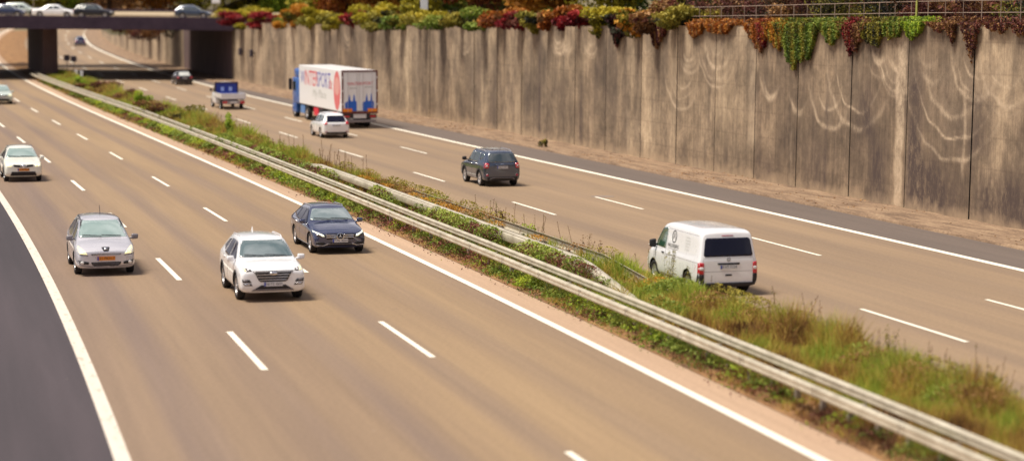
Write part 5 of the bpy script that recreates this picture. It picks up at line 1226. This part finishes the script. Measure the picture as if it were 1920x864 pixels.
# --- cream crossover
def crossover(s, n, label, paint, name='crossover_car', scr=G_SKYPALE, pk='orange', txt='12-RTZ-8'):
    c = new_car(name, s, n, -1, label)
    L, W, H = 4.33, 1.80, 1.62; X = L/2
    sp = dict(L=L, W=W, H=H, xc=1.02, xr=1.86, zsf=.98, zsr=1.08, hood=1.06, wroof=.65, gs=scr)
    S = base_stations(L, W, H, g=.22, nose=.86, hood=1.06, xc=1.02, xr=1.86, xe=.45, zsf=.98, zsr=1.08, wroof=.65, lean=.42, nosew=.84)
    b, c['_b'] = loft(S, [paint, BLK], lambda a, i: 1 if i <= 2 else 0, (1.32, -1.31), .34, root=c['root'])
    sp['side'] = [[(X-1.25, 1.03), (X-1.95, 1.46), (X-2.28, 1.49), (X-2.28, 1.04)], [(X-2.36, 1.04), (X-2.36, 1.49), (X-3.05, 1.48), (X-3.25, 1.10)]]
    sp['rear'] = [(-.6, 1.13), (.6, 1.13), (.53, 1.45), (-.53, 1.45)]; sp['seams'] = [[(X-2.32, 1.02), (X-2.32, .42)]]
    finish_windows(c, sp); wiper(c, 1.06)
    for sg in (1, -1):
        g = patch(c, 'grille', 'front', [(sg*.14, .70), (sg*.16, .82), (sg*.46, .84), (sg*.48, .80), (sg*.44, .74)][::sg], BLK, off=.01)
        hl = patch(c, 'headlight', 'front', [(sg*.54, .73), (sg*.56, .83), (sg*.72, .88), (sg*.86, .93), (sg*.87, .84), (sg*.80, .75)][::sg], L_HEAD)
        patch(c, 'lamp', 'front', oval(sg*.73, .81, .045, .045, 10)[::sg], L_HEADW, off=.016, parent=hl)
        patch(c, 'grille_bar', 'front', [(sg*.10, .68), (sg*.15, .84), (sg*.17, .84), (sg*.125, .68)][::sg], CHR, off=.03)
    patch(c, 'emblem', 'front', oval(0, .77, .08, .075), CHR, off=.035); patch(c, 'grille', 'front', [(-.09, .70), (-.12, .83), (.12, .83), (.09, .70)], BLK, off=.012)
    patch(c, 'air_intake', 'front', [(-.62, .30), (-.55, .50), (.55, .50), (.62, .30)], BLK, off=.012)
    plate(c, 'front', 0, .595, txt, pk, .54, .12)
    mirrors(c, .95, 1.08, .89, paint, .13); wheels(c, (1.32, -1.31), .90, .34, .22, .225, 'five')
    for pl in ('left', 'right'): arch_trim(c, 1.32, .34, BLK, plane=pl); arch_trim(c, -1.31, .34, BLK, plane=pl)
    roof_rails(c, .2, -1.5, 0.551, CHR)
crossover(112.6, -10.85, 'cream white crossover with orange number plate at the left picture edge', P_CREAM)
crossover(195.0, -6.1, 'small pale green car cut by the left picture edge near the bridge', P_PALE, 'hatchback_car', G_SKYPALE, 'white', 'K:AB 123')

# --- dark blue compact SUV with sky sheen painted on the roof, going away
def jeep():
    c = new_car('suv_car', 103.1, 11.12, 1, 'slate blue boxy sport utility car with sky sheen coloured into its roof driving away in the middle lane')
    L, W, H = 4.24, 1.82, 1.67; X = L/2
    sp = dict(L=L, W=W, H=H, xc=1.0, xr=1.62, zsf=1.02, zsr=1.06, hood=1.09, wroof=.72, gr=G_SIDE)
    S = base_stations(L, W, H, g=.24, nose=.92, hood=1.09, xc=1.0, xr=1.62, xe=.38, zsf=1.02, zsr=1.06, wroof=.72, lean=.20, zre=H-.03, nosew=.88, rearw=.93)
    b, c['_b'] = loft(S, [P_ANTH, BLK, P_ROOFSKY], lambda a, i: 1 if i <= 1 else (2 if i >= 8 and (6 <= a) else 0), (1.30, -1.27), .35, root=c['root'])
    sp['side'] = [[(X-1.20, 1.09), (X-1.66, 1.50), (X-2.12, 1.53), (X-2.12, 1.09)], [(X-2.20, 1.09), (X-2.20, 1.53), (X-2.98, 1.52), (X-3.02, 1.14), (X-2.9, 1.09)], [(X-3.22, 1.20), (X-3.16, 1.50), (X-3.62, 1.48), (X-3.66, 1.32)]]
    sp['rear'] = [(-.60, 1.13), (-.66, 1.20), (-.61, 1.50), (-.56, 1.535), (.56, 1.535), (.61, 1.50), (.66, 1.20), (.60, 1.13)]
    sp['seams'] = [[(X-1.15, 1.0), (X-1.15, .42)], [(X-2.16, 1.08), (X-2.16, .42)], [(X-3.08, 1.08), (X-2.95, .7), (X-2.85, .42)]]
    sp['handles'] = [(X-1.98, .98), (X-2.9, 1.0)]; sp['hm'] = CHR
    finish_windows(c, sp)
    for sg in (1, -1):
        tl = patch(c, 'taillight', 'rear', [(sg*.66, .86), (sg*.63, 1.07), (sg*.69, 1.10), (sg*.87, 1.10), (sg*.87, .87)][::-sg], L_RED, off=.02)
        for a in ((1, 1), (1, -1)):
            p0 = (sg*.75-.055, .98-.055*a[1]); p1 = (sg*.75+.055, .98+.055*a[1]); w = .016
            patch(c, 'cross_mark', 'rear', [(p0[0]-w, p0[1]), (p0[0]+w, p0[1]), (p1[0]+w, p1[1]), (p1[0]-w, p1[1])][::-1], L_WHT, off=.03, parent=tl, back=.008)
        patch(c, 'reflector', 'rear', [(sg*.66, .50), (sg*.66, .58), (sg*.77, .58), (sg*.77, .50)][::-sg], L_REDD, off=.012)
    plate(c, 'rear', 0, .90, 'HB:JA 2077')
    patch(c, 'handle_bar', 'rear', [(-.30, .985), (.30, .985), (.28, 1.02), (-.28, 1.02)], P_ANTH, off=.03)
    decal(c, 'lettering', 'rear', 'Jeep', .085, 0, 1.065, CHR, 1.1)
    patch(c, 'bumper_lower', 'rear', [(-.70, .30), (.70, .30), (.74, .46), (-.74, .46)], BLK, off=.012)
    patch(c, 'bumper_trim', 'rear', [(-.62, .335), (-.55, .40), (-.40, .425), (.40, .425), (.55, .40), (.62, .335), (.58, .325), (.50, .38), (.38, .405), (-.38, .405), (-.50, .38), (-.58, .325)], GREY, off=.02)
    patch(c, 'wiper', 'rear', [(-.02, 1.14), (.0, 1.13), (.36, 1.17), (.36, 1.185)], BLK, off=.02)
    for pl in ('left', 'right'):
        arch_trim(c, 1.30, .35, BLK, .085, plane=pl); arch_trim(c, -1.27, .35, BLK, .085, plane=pl)
        patch(c, 'sill_trim', pl, [(.85, .36), (.85, .385), (-.82, .385), (-.82, .36)], GREY, off=.012)
    mirrors(c, 1.0, 1.15, .89, BLK, .14); wheels(c, (1.30, -1.27), .91, .35, .22, .25, 'five')
    roof_rails(c, .35, -1.5, .61, ALU, .05, .022)
    for y in (-.3, -.1, .1, .3): boxes('roof_rib', [(-1.3, .2, y-.02, y+.02, 1.682, 1.695)], P_ROOFSKY, c['root'])
    V = []; F = []; tubebox(V, F, (-1.6, 0, 1.64), (-1.85, 0, 1.85), .007); mk('aerial', V, F, BLK, c['root'])
jeep()

# --- white wagon behind the truck
def white_wagon():
    c = new_car('estate_car', 142.6, 11.65, 1, 'white raised estate car with high red tail lights just behind the truck')
    L, W, H = 4.55, 1.86, 1.66; X = L/2
    sp = dict(L=L, W=W, H=H, xc=1.1, xr=1.9, zsf=.98, zsr=1.02, hood=1.04, wroof=.64)
    S = base_stations(L, W, H, g=.22, nose=.86, hood=1.04, xc=1.1, xr=1.9, xe=.5, zsf=.98, zsr=1.02, wroof=.64, lean=.48)
    b, c['_b'] = loft(S, [P_WHITE, BLK], lambda a, i: 1 if i <= 0 else 0, (1.38, -1.33), .35, root=c['root'])
    sp['side'] = [[(X-1.30, 1.04), (X-1.95, 1.47), (X-2.36, 1.51), (X-2.36, 1.04)], [(X-2.44, 1.04), (X-2.44, 1.51), (X-3.15, 1.5), (X-3.30, 1.05)], [(X-3.38, 1.07), (X-3.25, 1.49), (X-3.75, 1.46), (X-3.95, 1.18)]]
    sp['rear'] = [(-.66, 1.07), (-.58, 1.49), (.58, 1.49), (.66, 1.07)]; sp['seams'] = [[(X-2.40, 1.02), (X-2.40, .38)]]
    finish_windows(c, sp)
    for sg in (1, -1):
        patch(c, 'taillight', 'rear', [(sg*.60, .95), (sg*.64, 1.06), (sg*.70, 1.12), (sg*.78, 1.24), (sg*.86, 1.12), (sg*.90, .98), (sg*.88, .90)][::-sg], L_RED, off=.014)
        patch(c, 'reflector', 'rear', [(sg*.62, .42), (sg*.62, .46), (sg*.78, .46), (sg*.78, .42)][::-sg], L_REDD)
    patch(c, 'bumper_lower', 'rear', [(-.72, .28), (.72, .28), (.70, .42), (-.70, .42)], BLK, off=.01)
    plate(c, 'rear', 0, .86, 'K:WN 310'); mirrors(c, .98, 1.10, .91, BLK); wheels(c, (1.38, -1.33), .93, .35, .22, .24, 'five')
    roof_rails(c, .2, -1.6, 0.570, ALU)
white_wagon()

# --- generic small cars seen far away
def far_car(name, at, yaw, label, paint, L=4.4, W=1.78, H=1.45, sedan=None, s=None, n=None, direction=1, glassr=G_DARK, group=None, lean=.6, scr=G_SCR, styl='five'):
    c = new_car(name, s or 0, n or 0, direction, label, at=at, yaw=yaw, group=group); X = L/2
    sp = dict(L=L, W=W, H=H, xc=1.15, xr=1.95, zsf=.85, zsr=.92, hood=.93, wroof=.62, gs=scr)
    S = base_stations(L, W, H, g=.18, nose=.70, hood=.93, xc=1.15, xr=1.95, xe=.5, zsf=.85, zsr=.92, wroof=.62, lean=lean, sedan=sedan)
    b, c['_b'] = loft(S, [paint, BLK], lambda a, i: 1 if i <= 0 else 0, (X-.85, -X+.95), .32, levels=2, root=c['root'])
    if sedan: sp['side'] = [[(X-1.40, .92), (X-2.0, 1.28), (X-2.38, 1.31), (X-2.38, .92)], [(X-2.45, .92), (X-2.45, 1.31), (X-2.95, 1.29), (X-3.50, .98), (X-3.42, .93)]]; sp['rear'] = [(-.55, sedan[1]+.07), (.55, sedan[1]+.07), (.5, H-.14), (-.5, H-.14)]
    else: sp['side'] = [[(X-1.38, .91), (X-2.0, 1.28), (X-2.36, 1.31), (X-2.36, .92)], [(X-2.44, .92), (X-2.44, 1.31), (X-3.1, 1.29), (X-3.35, .98)], [(X-3.42, 1.0), (X-3.2, 1.27), (X-3.55, 1.22), (X-3.78, 1.08)]]; sp['rear'] = [(-.60, .97), (.60, .97), (.52, H-.14), (-.52, H-.14)]
    sp['gr'] = glassr; sp['seams'] = [[(X-2.41, .9), (X-2.41, .3)]]
    finish_windows(c, sp)
    for sg in (1, -1):
        patch(c, 'taillight', 'rear', [(sg*.56, .70), (sg*.58, .86), (sg*.84, .90), (sg*.85, .72)][::-sg], L_RED, off=.012)
        patch(c, 'headlight', 'front', [(sg*.52, .56), (sg*.54, .66), (sg*.80, .73), (sg*.82, .60)][::sg], L_WHT, off=.01)
    patch(c, 'grille', 'front', [(-.4, .5), (-.42, .62), (.42, .62), (.4, .5)], BLK)
    plate(c, 'rear', 0, .74 if not sedan else .66, 'K:LM 58'); mirrors(c, X-1.42, .97, W/2-.02, paint, .10); wheels(c, (X-.85, -X+.95), W/2, .32, .2, .215, styl)
    return c
far_car('hatchback_car', None, 0, 'black car with bright rear window entering the shade of the bridge', P_BLACK, s=229.5, n=15.3, L=4.3, W=1.8, H=1.5, glassr=glassm('rear_glass_sky', (.55, .56, .52)), lean=.7)  # bright sky tone painted into the rear glass colour
far_car('hatchback_car', None, 0, 'small dark blue car far away beyond the bridge', P_BLUE, s=357, n=14.3, L=4.2, W=1.78, H=1.5, lean=.4)
GB = 'cars driving over the bridge'
YC = 237.2
far_car('saloon_car', (-51.75, YC, 0.0), 0, 'white saloon car on the bridge', P_WHITE, L=4.85, W=1.82, H=1.43, sedan=(1.0, .98), group=GB)
far_car('hatchback_car', (-47.3, YC, 0.0), 0, 'black hatchback following close in front of the white saloon on the bridge', P_BLACK, L=4.45, W=1.8, H=1.52, group=GB, lean=.5)
far_car('hatchback_car', (-36.1, YC, 0.0), 0, 'solitary dark hatchback at the right end of the bridge', P_ANTH, L=4.15, W=1.76, H=1.5, group=GB, lean=.6)
far_car('saloon_car', (-57.2, YC, 0.0), 0, 'dark saloon car at the left picture edge on the bridge', P_BLUEDK, L=4.6, W=1.8, H=1.42, sedan=(.9, .97), group=GB)
far_car('estate_car', (-56.3, YC+3.4, 0.0), 0, 'pale teal car in the second lane behind the dark saloon on the bridge', P_PALE, L=4.6, W=1.8, H=1.5, group=GB)

# --- white panel van
def van():
    c = new_car('panel_van', 63.3, 6.62, 1, 'white panel van with grey oval emblem on its side, driving past the weeds', 'van')
    L, W, H = 4.90, 1.92, 1.96; X = L/2; h = W/2
    S = [(X, .80*h, .30, .66, .70*h, .74, 0, -.08), (X-.08, .90*h, .26, .78, .78*h, .88, 0, -.05), (X-.35, .975*h, .24, .90, .84*h, 1.0, 0, 0), (X-.62, h, .24, 1.02, .86*h, 1.12, 0, 0), (X-.78, h, .24, 1.05, .87*h, 1.19, 0, 0),
         (X-1.15, h, .24, 1.07, .85*h, 1.58, 0, 0), (X-1.52, h, .24, 1.08, .83*h, H-.07, 0, 0), (X-1.85, h, .24, 1.08, .83*h, H-.01, 0, 0), (0, h, .24, 1.08, .83*h, H, 0, 0), (-1.2, h, .24, 1.08, .83*h, H, 0, 0), (-1.95, .995*h, .24, 1.08, .825*h, H-.01, .0, 0),
         (-X+.22, .985*h, .25, 1.08, .815*h, H-.03, .06, 0), (-X+.05, .965*h, .26, 1.08, .80*h, H-.08, .12, 0), (-X, .93*h, .30, 1.08, .765*h, H-.14, .14, .03)]
    b, c['_b'] = loft(S, [P_WHITE, BLK], lambda a, i: 1 if i <= 0 else 0, (1.50, -1.48), .34, root=c['root'])
    wb = .80*h
    patch(c, 'windscreen', 'front', [(-wb, 1.24), (wb, 1.24), (wb*.95, 1.80), (-wb*.95, 1.80)], G_SCR)
    for pl in ('left', 'right'):
        patch(c, 'side_window', pl, [(X-1.02, 1.16), (X-1.05, 1.30), (X-1.50, 1.74), (X-1.90, 1.78), (X-1.93, 1.74), (X-1.93, 1.14)], G_GRN, off=.006)
        seam(c, pl, [(X-1.98, 1.86), (X-1.98, .40)]); seam(c, pl, [(X-2.0, .985), (-X+.05, .985)], .014, INKG); seam(c, pl, [(X-2.05, 1.76), (-X+.35, 1.76)], .012, INKG)
        seam(c, pl, [(X-.95, 1.1), (X-.98, .8), (X-1.25, .42)])
        patch(c, 'door_handle', pl, [(X-1.88, .99), (X-1.70, .99), (X-1.70, 1.025), (X-1.88, 1.025)], BLK, off=.025)
        patch(c, 'sill', pl, [(1.08, .25), (1.08, .33), (-1.06, .33), (-1.06, .25)], GREY, off=.01)
    # lettering on the left side: oval emblem, dark name bar, faint lines
    cx = -.12
    k = 26; o_, i_ = [], []
    for i in range(k):
        a = 2*math.pi*i/k; o_.append((cx+.20*math.cos(a), 1.55+.19*math.sin(a))); i_.append((cx+.155*math.cos(a), 1.55+.160*math.sin(a)))
    V = []
    for p, q in zip(o_, i_):
        V += [hit(c['_b'], 'left', *p)+Vector((0, .006, 0)), hit(c['_b'], 'left', *q)+Vector((0, .006, 0))]
    mk('side_emblem', V, [(2*i, 2*i+1, (2*i+3) % (2*k), (2*i+2) % (2*k)) for i in range(k)], INK, c['root'])
    decal(c, 'lettering', 'left', 'A', .30, cx, 1.56, INKG, 1.2); decal(c, 'lettering', 'left', 'MALLERSBERG', .15, cx+.0, 1.27, INK, 1.0)
    patch(c, 'name_underline', 'left', [(cx-.42, 1.175), (cx+.40, 1.175), (cx+.40, 1.19), (cx-.42, 1.19)], INKG, off=.006)
    for i, z in enumerate((1.66, 1.57, 1.48, 1.39, 1.30)): decal(c, 'lettering', 'left', ['Sanitär', 'Heizung', 'Lüftung', 'Klima', 'Service'][i], .08, -1.30, z-.02, INKL, 1.6)
    patch(c, 'rear_window', 'rear', [(-.72, 1.17), (-.765, 1.22), (-.70, 1.66), (-.64, 1.71), (.64, 1.71), (.70, 1.66), (.765, 1.22), (.72, 1.17)], G_DARK, off=.008)
    for sg in (1, -1):
        tl = patch(c, 'taillight', 'rear', [(sg*.765, .66), (sg*.765, .99), (sg*.93, 1.02), (sg*.95, .66)][::-sg], L_RED, off=.012)
        patch(c, 'indicator', 'rear', [(sg*.775, .78), (sg*.775, .87), (sg*.93, .875), (sg*.93, .785)][::-sg], L_WHT, off=.018, parent=tl, back=.01)
        patch(c, 'corner_trim', 'rear', [(sg*.76, .40), (sg*.765, .655), (sg*.95, .655), (sg*.95, .40)][::-sg], BLK, off=.01)
    patch(c, 'bumper', 'rear', [(-.95, .27), (.95, .27), (.95, .40), (-.95, .40)], BLK, off=.045, back=.06)
    for pl in ('left', 'right'):
        tlz = patch(c, 'taillight', pl, [(-X+.02, .66), (-X+.02, 1.0), (-X+.13, .99), (-X+.12, .66)], L_RED, off=.006); patch(c, 'corner_trim', pl, [(-X+.02, .28), (-X+.02, .655), (-X+.12, .655), (-X+.28, .36), (-X+.55, .28)], BLK, off=.006)
    patch(c, 'plate_recess', 'rear', [(-.33, .93), (-.35, .985), (.35, .985), (.33, .93)], BLK, off=.02); plate(c, 'rear', 0, .865, 'F:VT 7124')
    k = 22; V = []; hp = hit(c['_b'], 'rear', 0, 1.085); 
    for i in range(k): a = 2*math.pi*i/k; V += [(hp.x-.016, .062*math.cos(a), 1.085+.062*math.sin(a)), (hp.x-.022, .050*math.cos(a), 1.085+.050*math.sin(a))]
    F = [(2*i, 2*i+1, (2*i+3) % (2*k), (2*i+2) % (2*k)) for i in range(k)]
    def bar(a, b):
        j = len(V); V.extend([(hp.x-.02, a[0]-.006, a[1]), (hp.x-.02, a[0]+.006, a[1]), (hp.x-.02, b[0]+.006, b[1]), (hp.x-.02, b[0]-.006, b[1])]); F.append((j, j+1, j+2, j+3))
    for sg in (1, -1): bar((sg*.022, 1.137), (0, 1.09)); bar((sg*.046, 1.115), (sg*.020, 1.04)); bar((sg*.02, 1.04), (0, 1.08))
    mk('emblem', V, F, GREY, c['root'])
    patch(c, 'latch', 'rear', [(-.10, .60), (.10, .60), (.10, .65), (-.10, .65)], BLK, off=.012)
    seam(c, 'rear', [(-.75, .735), (.75, .735)], .010, INKG); seam(c, 'rear', [(-.78, 1.13), (.78, 1.13)], .010, INKL); seam(c, 'rear', [(-.77, .42), (-.79, 1.1)], .01, INKG); seam(c, 'rear', [(.77, .42), (.79, 1.1)], .01, INKG)
    patch(c, 'brake_light', 'rear', [(-.18, 1.765), (.18, 1.765), (.18, 1.785), (-.18, 1.785)], L_REDD, off=.012)
    mirrors(c, X-1.12, 1.22, .95, BLK, .2); wheels(c, (1.50, -1.48), .96, .34, .22, .215, 'steel')
    for sg in (1, -1): patch(c, 'headlight', 'front', [(sg*.5, .66), (sg*.52, .82), (sg*.82, .88), (sg*.84, .70)][::sg], L_WHT)
van()

# --- articulated box truck
def truck():
    c = new_car('box_truck', 150.6, 15.7, 1, 'large truck with blue cab and white box body carrying red and blue sports advertising', 'truck'); r = c['root']
    WH = mat('truck_white', (.86, .85, .87), .4, 0, .3); FR = mat('truck_frame', (.13, .035, .035), .5); CH = mat('chassis', (.03, .025, .028), .7); REDB = mat('truck_red', (.65, .02, .05), .5)
    z0, z1 = 1.12, 3.92; LB = 13.0; hw = 1.26
    body = boxes('cargo_box', [(.06, LB, -hw, hw, z0, z1)], WH, r, .04)
    boxes('rear_frame', [(-.02, .055, -hw-.01, -hw+.10, z0-.12, z1+.01), (-.02, .055, hw-.10, hw+.01, z0-.12, z1+.01), (-.02, .055, -hw+.103, hw-.103, z1-.11, z1+.01), (-.02, .055, -hw+.103, hw-.103, z0-.12, z0+.06)], FR, r, .01)
    doors = []
    for sg in (1, -1):
        y0, y1 = sorted((sg*.012, sg*(hw-.108))); d = boxes('rear_door', [(.0, .05, y0, y1, z0+.065, z1-.115)], WH, r, .008); doors.append(d)
        for yy in (sg*.22, sg*.85):
            V = []; F = []; tubebox(V, F, (-.035, yy, z0+.02), (-.035, yy, z1-.1), .014); mk('lock_rod', V, F, ALU, d)
        for z in (1.6, 2.5, 3.4): boxes('hinge', [(-.04, -.005, min(sg*1.17, sg*1.24), max(sg*1.17, sg*1.24), z, z+.1)], WH, d)
        boxes('marker_light', [(-.035, -.022, min(sg*.55, sg*1.2), max(sg*.55, sg*1.2), z0+.02, z0+.24)], L_ORG, r, .01)
    c['_b'] = BVHTree.FromPolygons(*[[Vector(v) for v in boxv(.0, LB, -hw, hw, z0, z1)[0]], boxv(.0, LB, -hw, hw, z0, z1)[1]])
    # rear advertising : red name, grey line, two blue twin-spired silhouettes
    def flat(name, polys, x, m, par):
        V = []; F = []
        for P in polys: k = len(V); V += [(x, y, z) for y, z in P]; F.append(tuple(range(k, k+len(P))))
        mk(name, V, F, m, par)
    sk = lambda c_, s_: [[(c_-.40, z0+.07), (c_+.42, z0+.07), (c_+.42, z0+.62), (c_+.24, z0+.72), (c_-.26, z0+.76), (c_-.40, z0+.70)], [(c_-.30, z0+.74), (c_-.14, z0+.74), (c_-.17, z0+1.05), (c_-.22, z0+1.32*s_), (c_-.27, z0+1.05)], [(c_+.02, z0+.70), (c_+.20, z0+.70), (c_+.16, z0+1.0), (c_+.11, z0+1.27*s_), (c_+.06, z0+1.0)]]
    flat('print', sk(-.60, 1.0), -.004, INKB, doors[1]); flat('print', sk(.62, .94), -.004, INKB, doors[0])
    V, F = text_geo('WINTERSPORT', .30); wid = max(v[0] for v in V)-min(v[0] for v in V); sx = 1.95/wid
    mk('lettering', [(-.008, -.02-v[0]*sx*.95, 3.02+v[1]+v[0]*.02) for v in V], F, INKR, r)
    boxes('print', [(-.007, -.004, -.95, -.35, 2.78, 2.81)], INKG, r); boxes('print', [(-.007, -.004, .2, .75, 2.70, 2.73)], INKG, r)
    # side advertising on the left wall (reads towards the rear)
    def side_text(s, size, x, z, m, sx=1.0, shear=0.0, ys=1.0):
        V, F = text_geo(s, size, 'LEFT'); mk('lettering', [(x-(v[0]+v[1]*shear)*sx, hw+.006, z+v[1]*ys) for v in V], F, m, body)
    side_text('W', 1.3, 12.5, 3.02, INKV, 1.0); side_text('INTER', 1.55, 11.2, 3.02, INKR, 1.0); side_text('SPORT', 1.55, 7.3, 3.02, INKV, .88); side_text('.de', 1.2, 3.8, 2.9, INKR, .75)
    side_text('My Place', .8, 8.6, 2.05, INKL, 1.45, .2)
    k = 28; V = [(1.35+.95*math.cos(2*math.pi*i/k), hw+.006, 2.52+1.32*math.sin(2*math.pi*i/k)) for i in range(k)]; mk('print', V, [tuple(range(k))], INKP, body)
    V = [(1.35+.70*math.cos(2*math.pi*i/k), hw+.010, 2.52+.30+.62*math.sin(2*math.pi*i/k)) for i in range(k)]; mk('print', V, [tuple(range(k))], mat('print_rose', (.72, .36, .33), .5), body)
    # chassis, underrun bar, plate
    boxes('chassis', [(.1, 12.3, -.5, .5, .78, z0-.13)], CH, r); boxes('underrun_bar', [(.0, .10, -1.15, 1.15, .42, .60)], GREY, r, .02); boxes('light_bar', [(.02, .10, -1.2, 1.2, .70, .96)], CH, r, .02)
    for sg in (1, -1): boxes('taillight', [(.005, .02, min(sg*.72, sg*1.12), max(sg*.72, sg*1.12), .76, .88)], L_RED, r)
    boxes('number_plate', [(.0, .015, -.45, .45, .70, .98)], PL_W, r, .005)
    for x in (1.6, 2.9, 4.2):
        for sg in (1, -1):
            t, m_ = wheel_mesh(.50, .38, .30, 'steel'); o = link(bpy.data.objects.new('wheel', t), r); o.location = (x+.6, sg*1.04, .50)
            if sg < 0: o.rotation_euler = (0, 0, math.pi)
            link(bpy.data.objects.new('rim', m_), o)
    boxes('side_skirt', [(5.6, 7.0, 1.16, 1.2, .50, 1.05)], CH, r, .01); boxes('tool_box', [(7.2, 8.6, .85, 1.2, .48, 1.06)], REDB, r, .03)
    boxes('pallet_box', [(5.6, 7.0, -1.2, -.85, .48, 1.06)], CH, r, .03)
    # tractor
    Xc = LB+.35
    cab = boxes('cab', [(Xc, Xc+2.15, -1.22, 1.22, 1.05, 2.95)], P_TRUCK, r, .10, True)
    boxes('cab_roof', [(Xc+.05, Xc+1.85, -1.15, 1.15, 2.96, 3.62)], P_TRUCK, r, .18, True)
    boxes('cab_step', [(Xc+.9, Xc+2.1, .95, 1.22, .38, 1.04)], P_TRUCK, r, .05); boxes('cab_step', [(Xc+.9, Xc+2.1, -1.22, -.95, .38, 1.04)], P_TRUCK, r, .05)
    boxes('side_fairing', [(Xc-1.9, Xc-.45, 1.12, 1.2, .42, 1.02)], mat('fairing_blue', (.09, .22, .5), .4), r, .03); boxes('front_bumper', [(Xc+2.1, Xc+2.25, -1.2, 1.2, .35, 1.0)], BLK, r, .04)
    for sg in (1, -1):
        y0, y1 = sorted((sg*1.222, sg*1.228)); boxes('side_window', [(Xc+.95, Xc+1.85, y0, y1, 1.95, 2.65)], G_SIDE, cab)
        y0, y1 = sorted((sg*1.27, sg*1.52)); boxes('mirror', [(Xc+1.95, Xc+2.15, y0, y1, 2.0, 2.85)], BLK, r, .05)
    boxes('windscreen', [(Xc+2.151, Xc+2.16, -1.05, 1.05, 1.85, 2.75)], G_SCR, cab); boxes('tractor_frame', [(LB-3.6, Xc+2, -.45, .45, .6, 1.0)], CH, r)
    t, m_ = wheel_mesh(.51, .34, .30, 'steel')
    for x in (Xc+1.45, LB-2.2):
        for sg in (1, -1):
            o = link(bpy.data.objects.new('wheel', t), r); o.location = (x, sg*1.05, .51)
            if sg < 0: o.rotation_euler = (0, 0, math.pi)
            link(bpy.data.objects.new('rim', m_), o)
truck(); bpy.data.objects['box_truck'].scale = (1.13, 1.04, 1.06)
for _n in ('suv_car', 'suv_car.001', 'estate_car', 'crossover_car', 'people_carrier'): bpy.data.objects[_n].scale = (1.04,)*3

# --- flatbed pickup truck
def flatbed():
    c = new_car('flatbed_truck', 181.8, 11.72, 1, 'small white flatbed truck with blue bulkhead behind its cab', 'truck'); r = c['root']
    WH = P_WHITE; CH = mat('flatbed_chassis', (.02, .016, .02), .7); BL = mat('bulkhead_blue', (.03, .06, .34), .5); PB = mat('pale_blue', (.50, .62, .92), .5); DK = mat('bulkhead_frame', (.045, .02, .06), .6)
    S = [(3.1, .72, .34, .80, .60, .9, 0, -.06), (3.0, .82, .30, .92, .70, 1.02, 0, -.04), (2.7, .92, .28, 1.05, .80, 1.15, 0, 0), (2.35, .97, .28, 1.15, .83, 1.28, 0, 0), (2.0, .98, .28, 1.18, .82, 1.75, 0, 0), (1.65, .98, .28, 1.2, .80, 2.12, 0, 0), (1.3, .98, .28, 1.2, .80, 2.2, 0, 0), (.8, .98, .28, 1.2, .80, 2.2, 0, 0), (.55, .96, .30, 1.2, .80, 2.16, 0, 0), (.5, .94, .34, 1.2, .77, 2.12, 0, 0)]
    b, c['_b'] = loft(S, [WH, BLK], lambda a, i: 1 if i <= 0 else 0, (2.25,), .34, root=r, name='cab')
    for pl in ('left', 'right'): patch(c, 'side_window', pl, [(1.0, 1.30), (1.0, 1.95), (1.55, 1.95), (2.0, 1.34)], G_SIDE)
    patch(c, 'windscreen', 'front', [(-.75, 1.34), (.75, 1.34), (.68, 2.0), (-.68, 2.0)], G_SCR)
    boxes('load_floor', [(-2.9, .38, -1.03, 1.03, .86, .96)], GREY, r, .01)
    boxes('side_board', [(-2.86, .36, 1.0, 1.035, .965, 1.36)], WH, r, .01); boxes('side_board', [(-2.86, .36, -1.035, -1.0, .965, 1.36)], WH, r, .01); boxes('tail_board', [(-2.92, -2.87, -1.04, 1.04, .90, 1.36)], WH, r, .012)
    bh = boxes('bulkhead', [(.40, .44, -.95, .95, .98, 2.10)], BL, r); boxes('frame', [(.34, .395, -1.0, -.90, .97, 2.2), (.34, .395, .90, 1.0, .97, 2.2), (.34, .395, -.897, .897, 2.08, 2.2)], DK, bh)
    for y in (-.48, .2): boxes('window', [(.385, .397, y, y+.28, 1.42, 1.78)], PB, bh, .01)
    boxes('load', [(-.4, .30, -.85, .85, .965, 1.30)], BL, r, .03)
    boxes('chassis', [(-2.8, .5, -.42, .42, .5, .855)], CH, r); boxes('light_bar', [(-2.98, -2.93, -.95, .95, .50, .74)], mat('light_bar_grey', (.33, .28, .30), .5), r, .01)
    for sg in (1, -1): boxes('taillight', [(-3.0, -2.982, min(sg*.55, sg*.93), max(sg*.55, sg*.93), .53, .72)], L_RED, r, .005)
    boxes('number_plate', [(-3.0, -2.984, -.28, .28, .55, .70)], PL_W, r)
    mirrors(c, 1.95, 1.5, .98, BLK, .2); wheels(c, (2.25, -1.75), 1.0, .34, .23, .21, 'steel')
    boxes('mudguard', [(-2.2, -1.3, .78, 1.0, .74, .80)], CH, r, .01); boxes('mudguard', [(-2.2, -1.3, -1.0, -.78, .74, .80)], CH, r, .01)
flatbed()
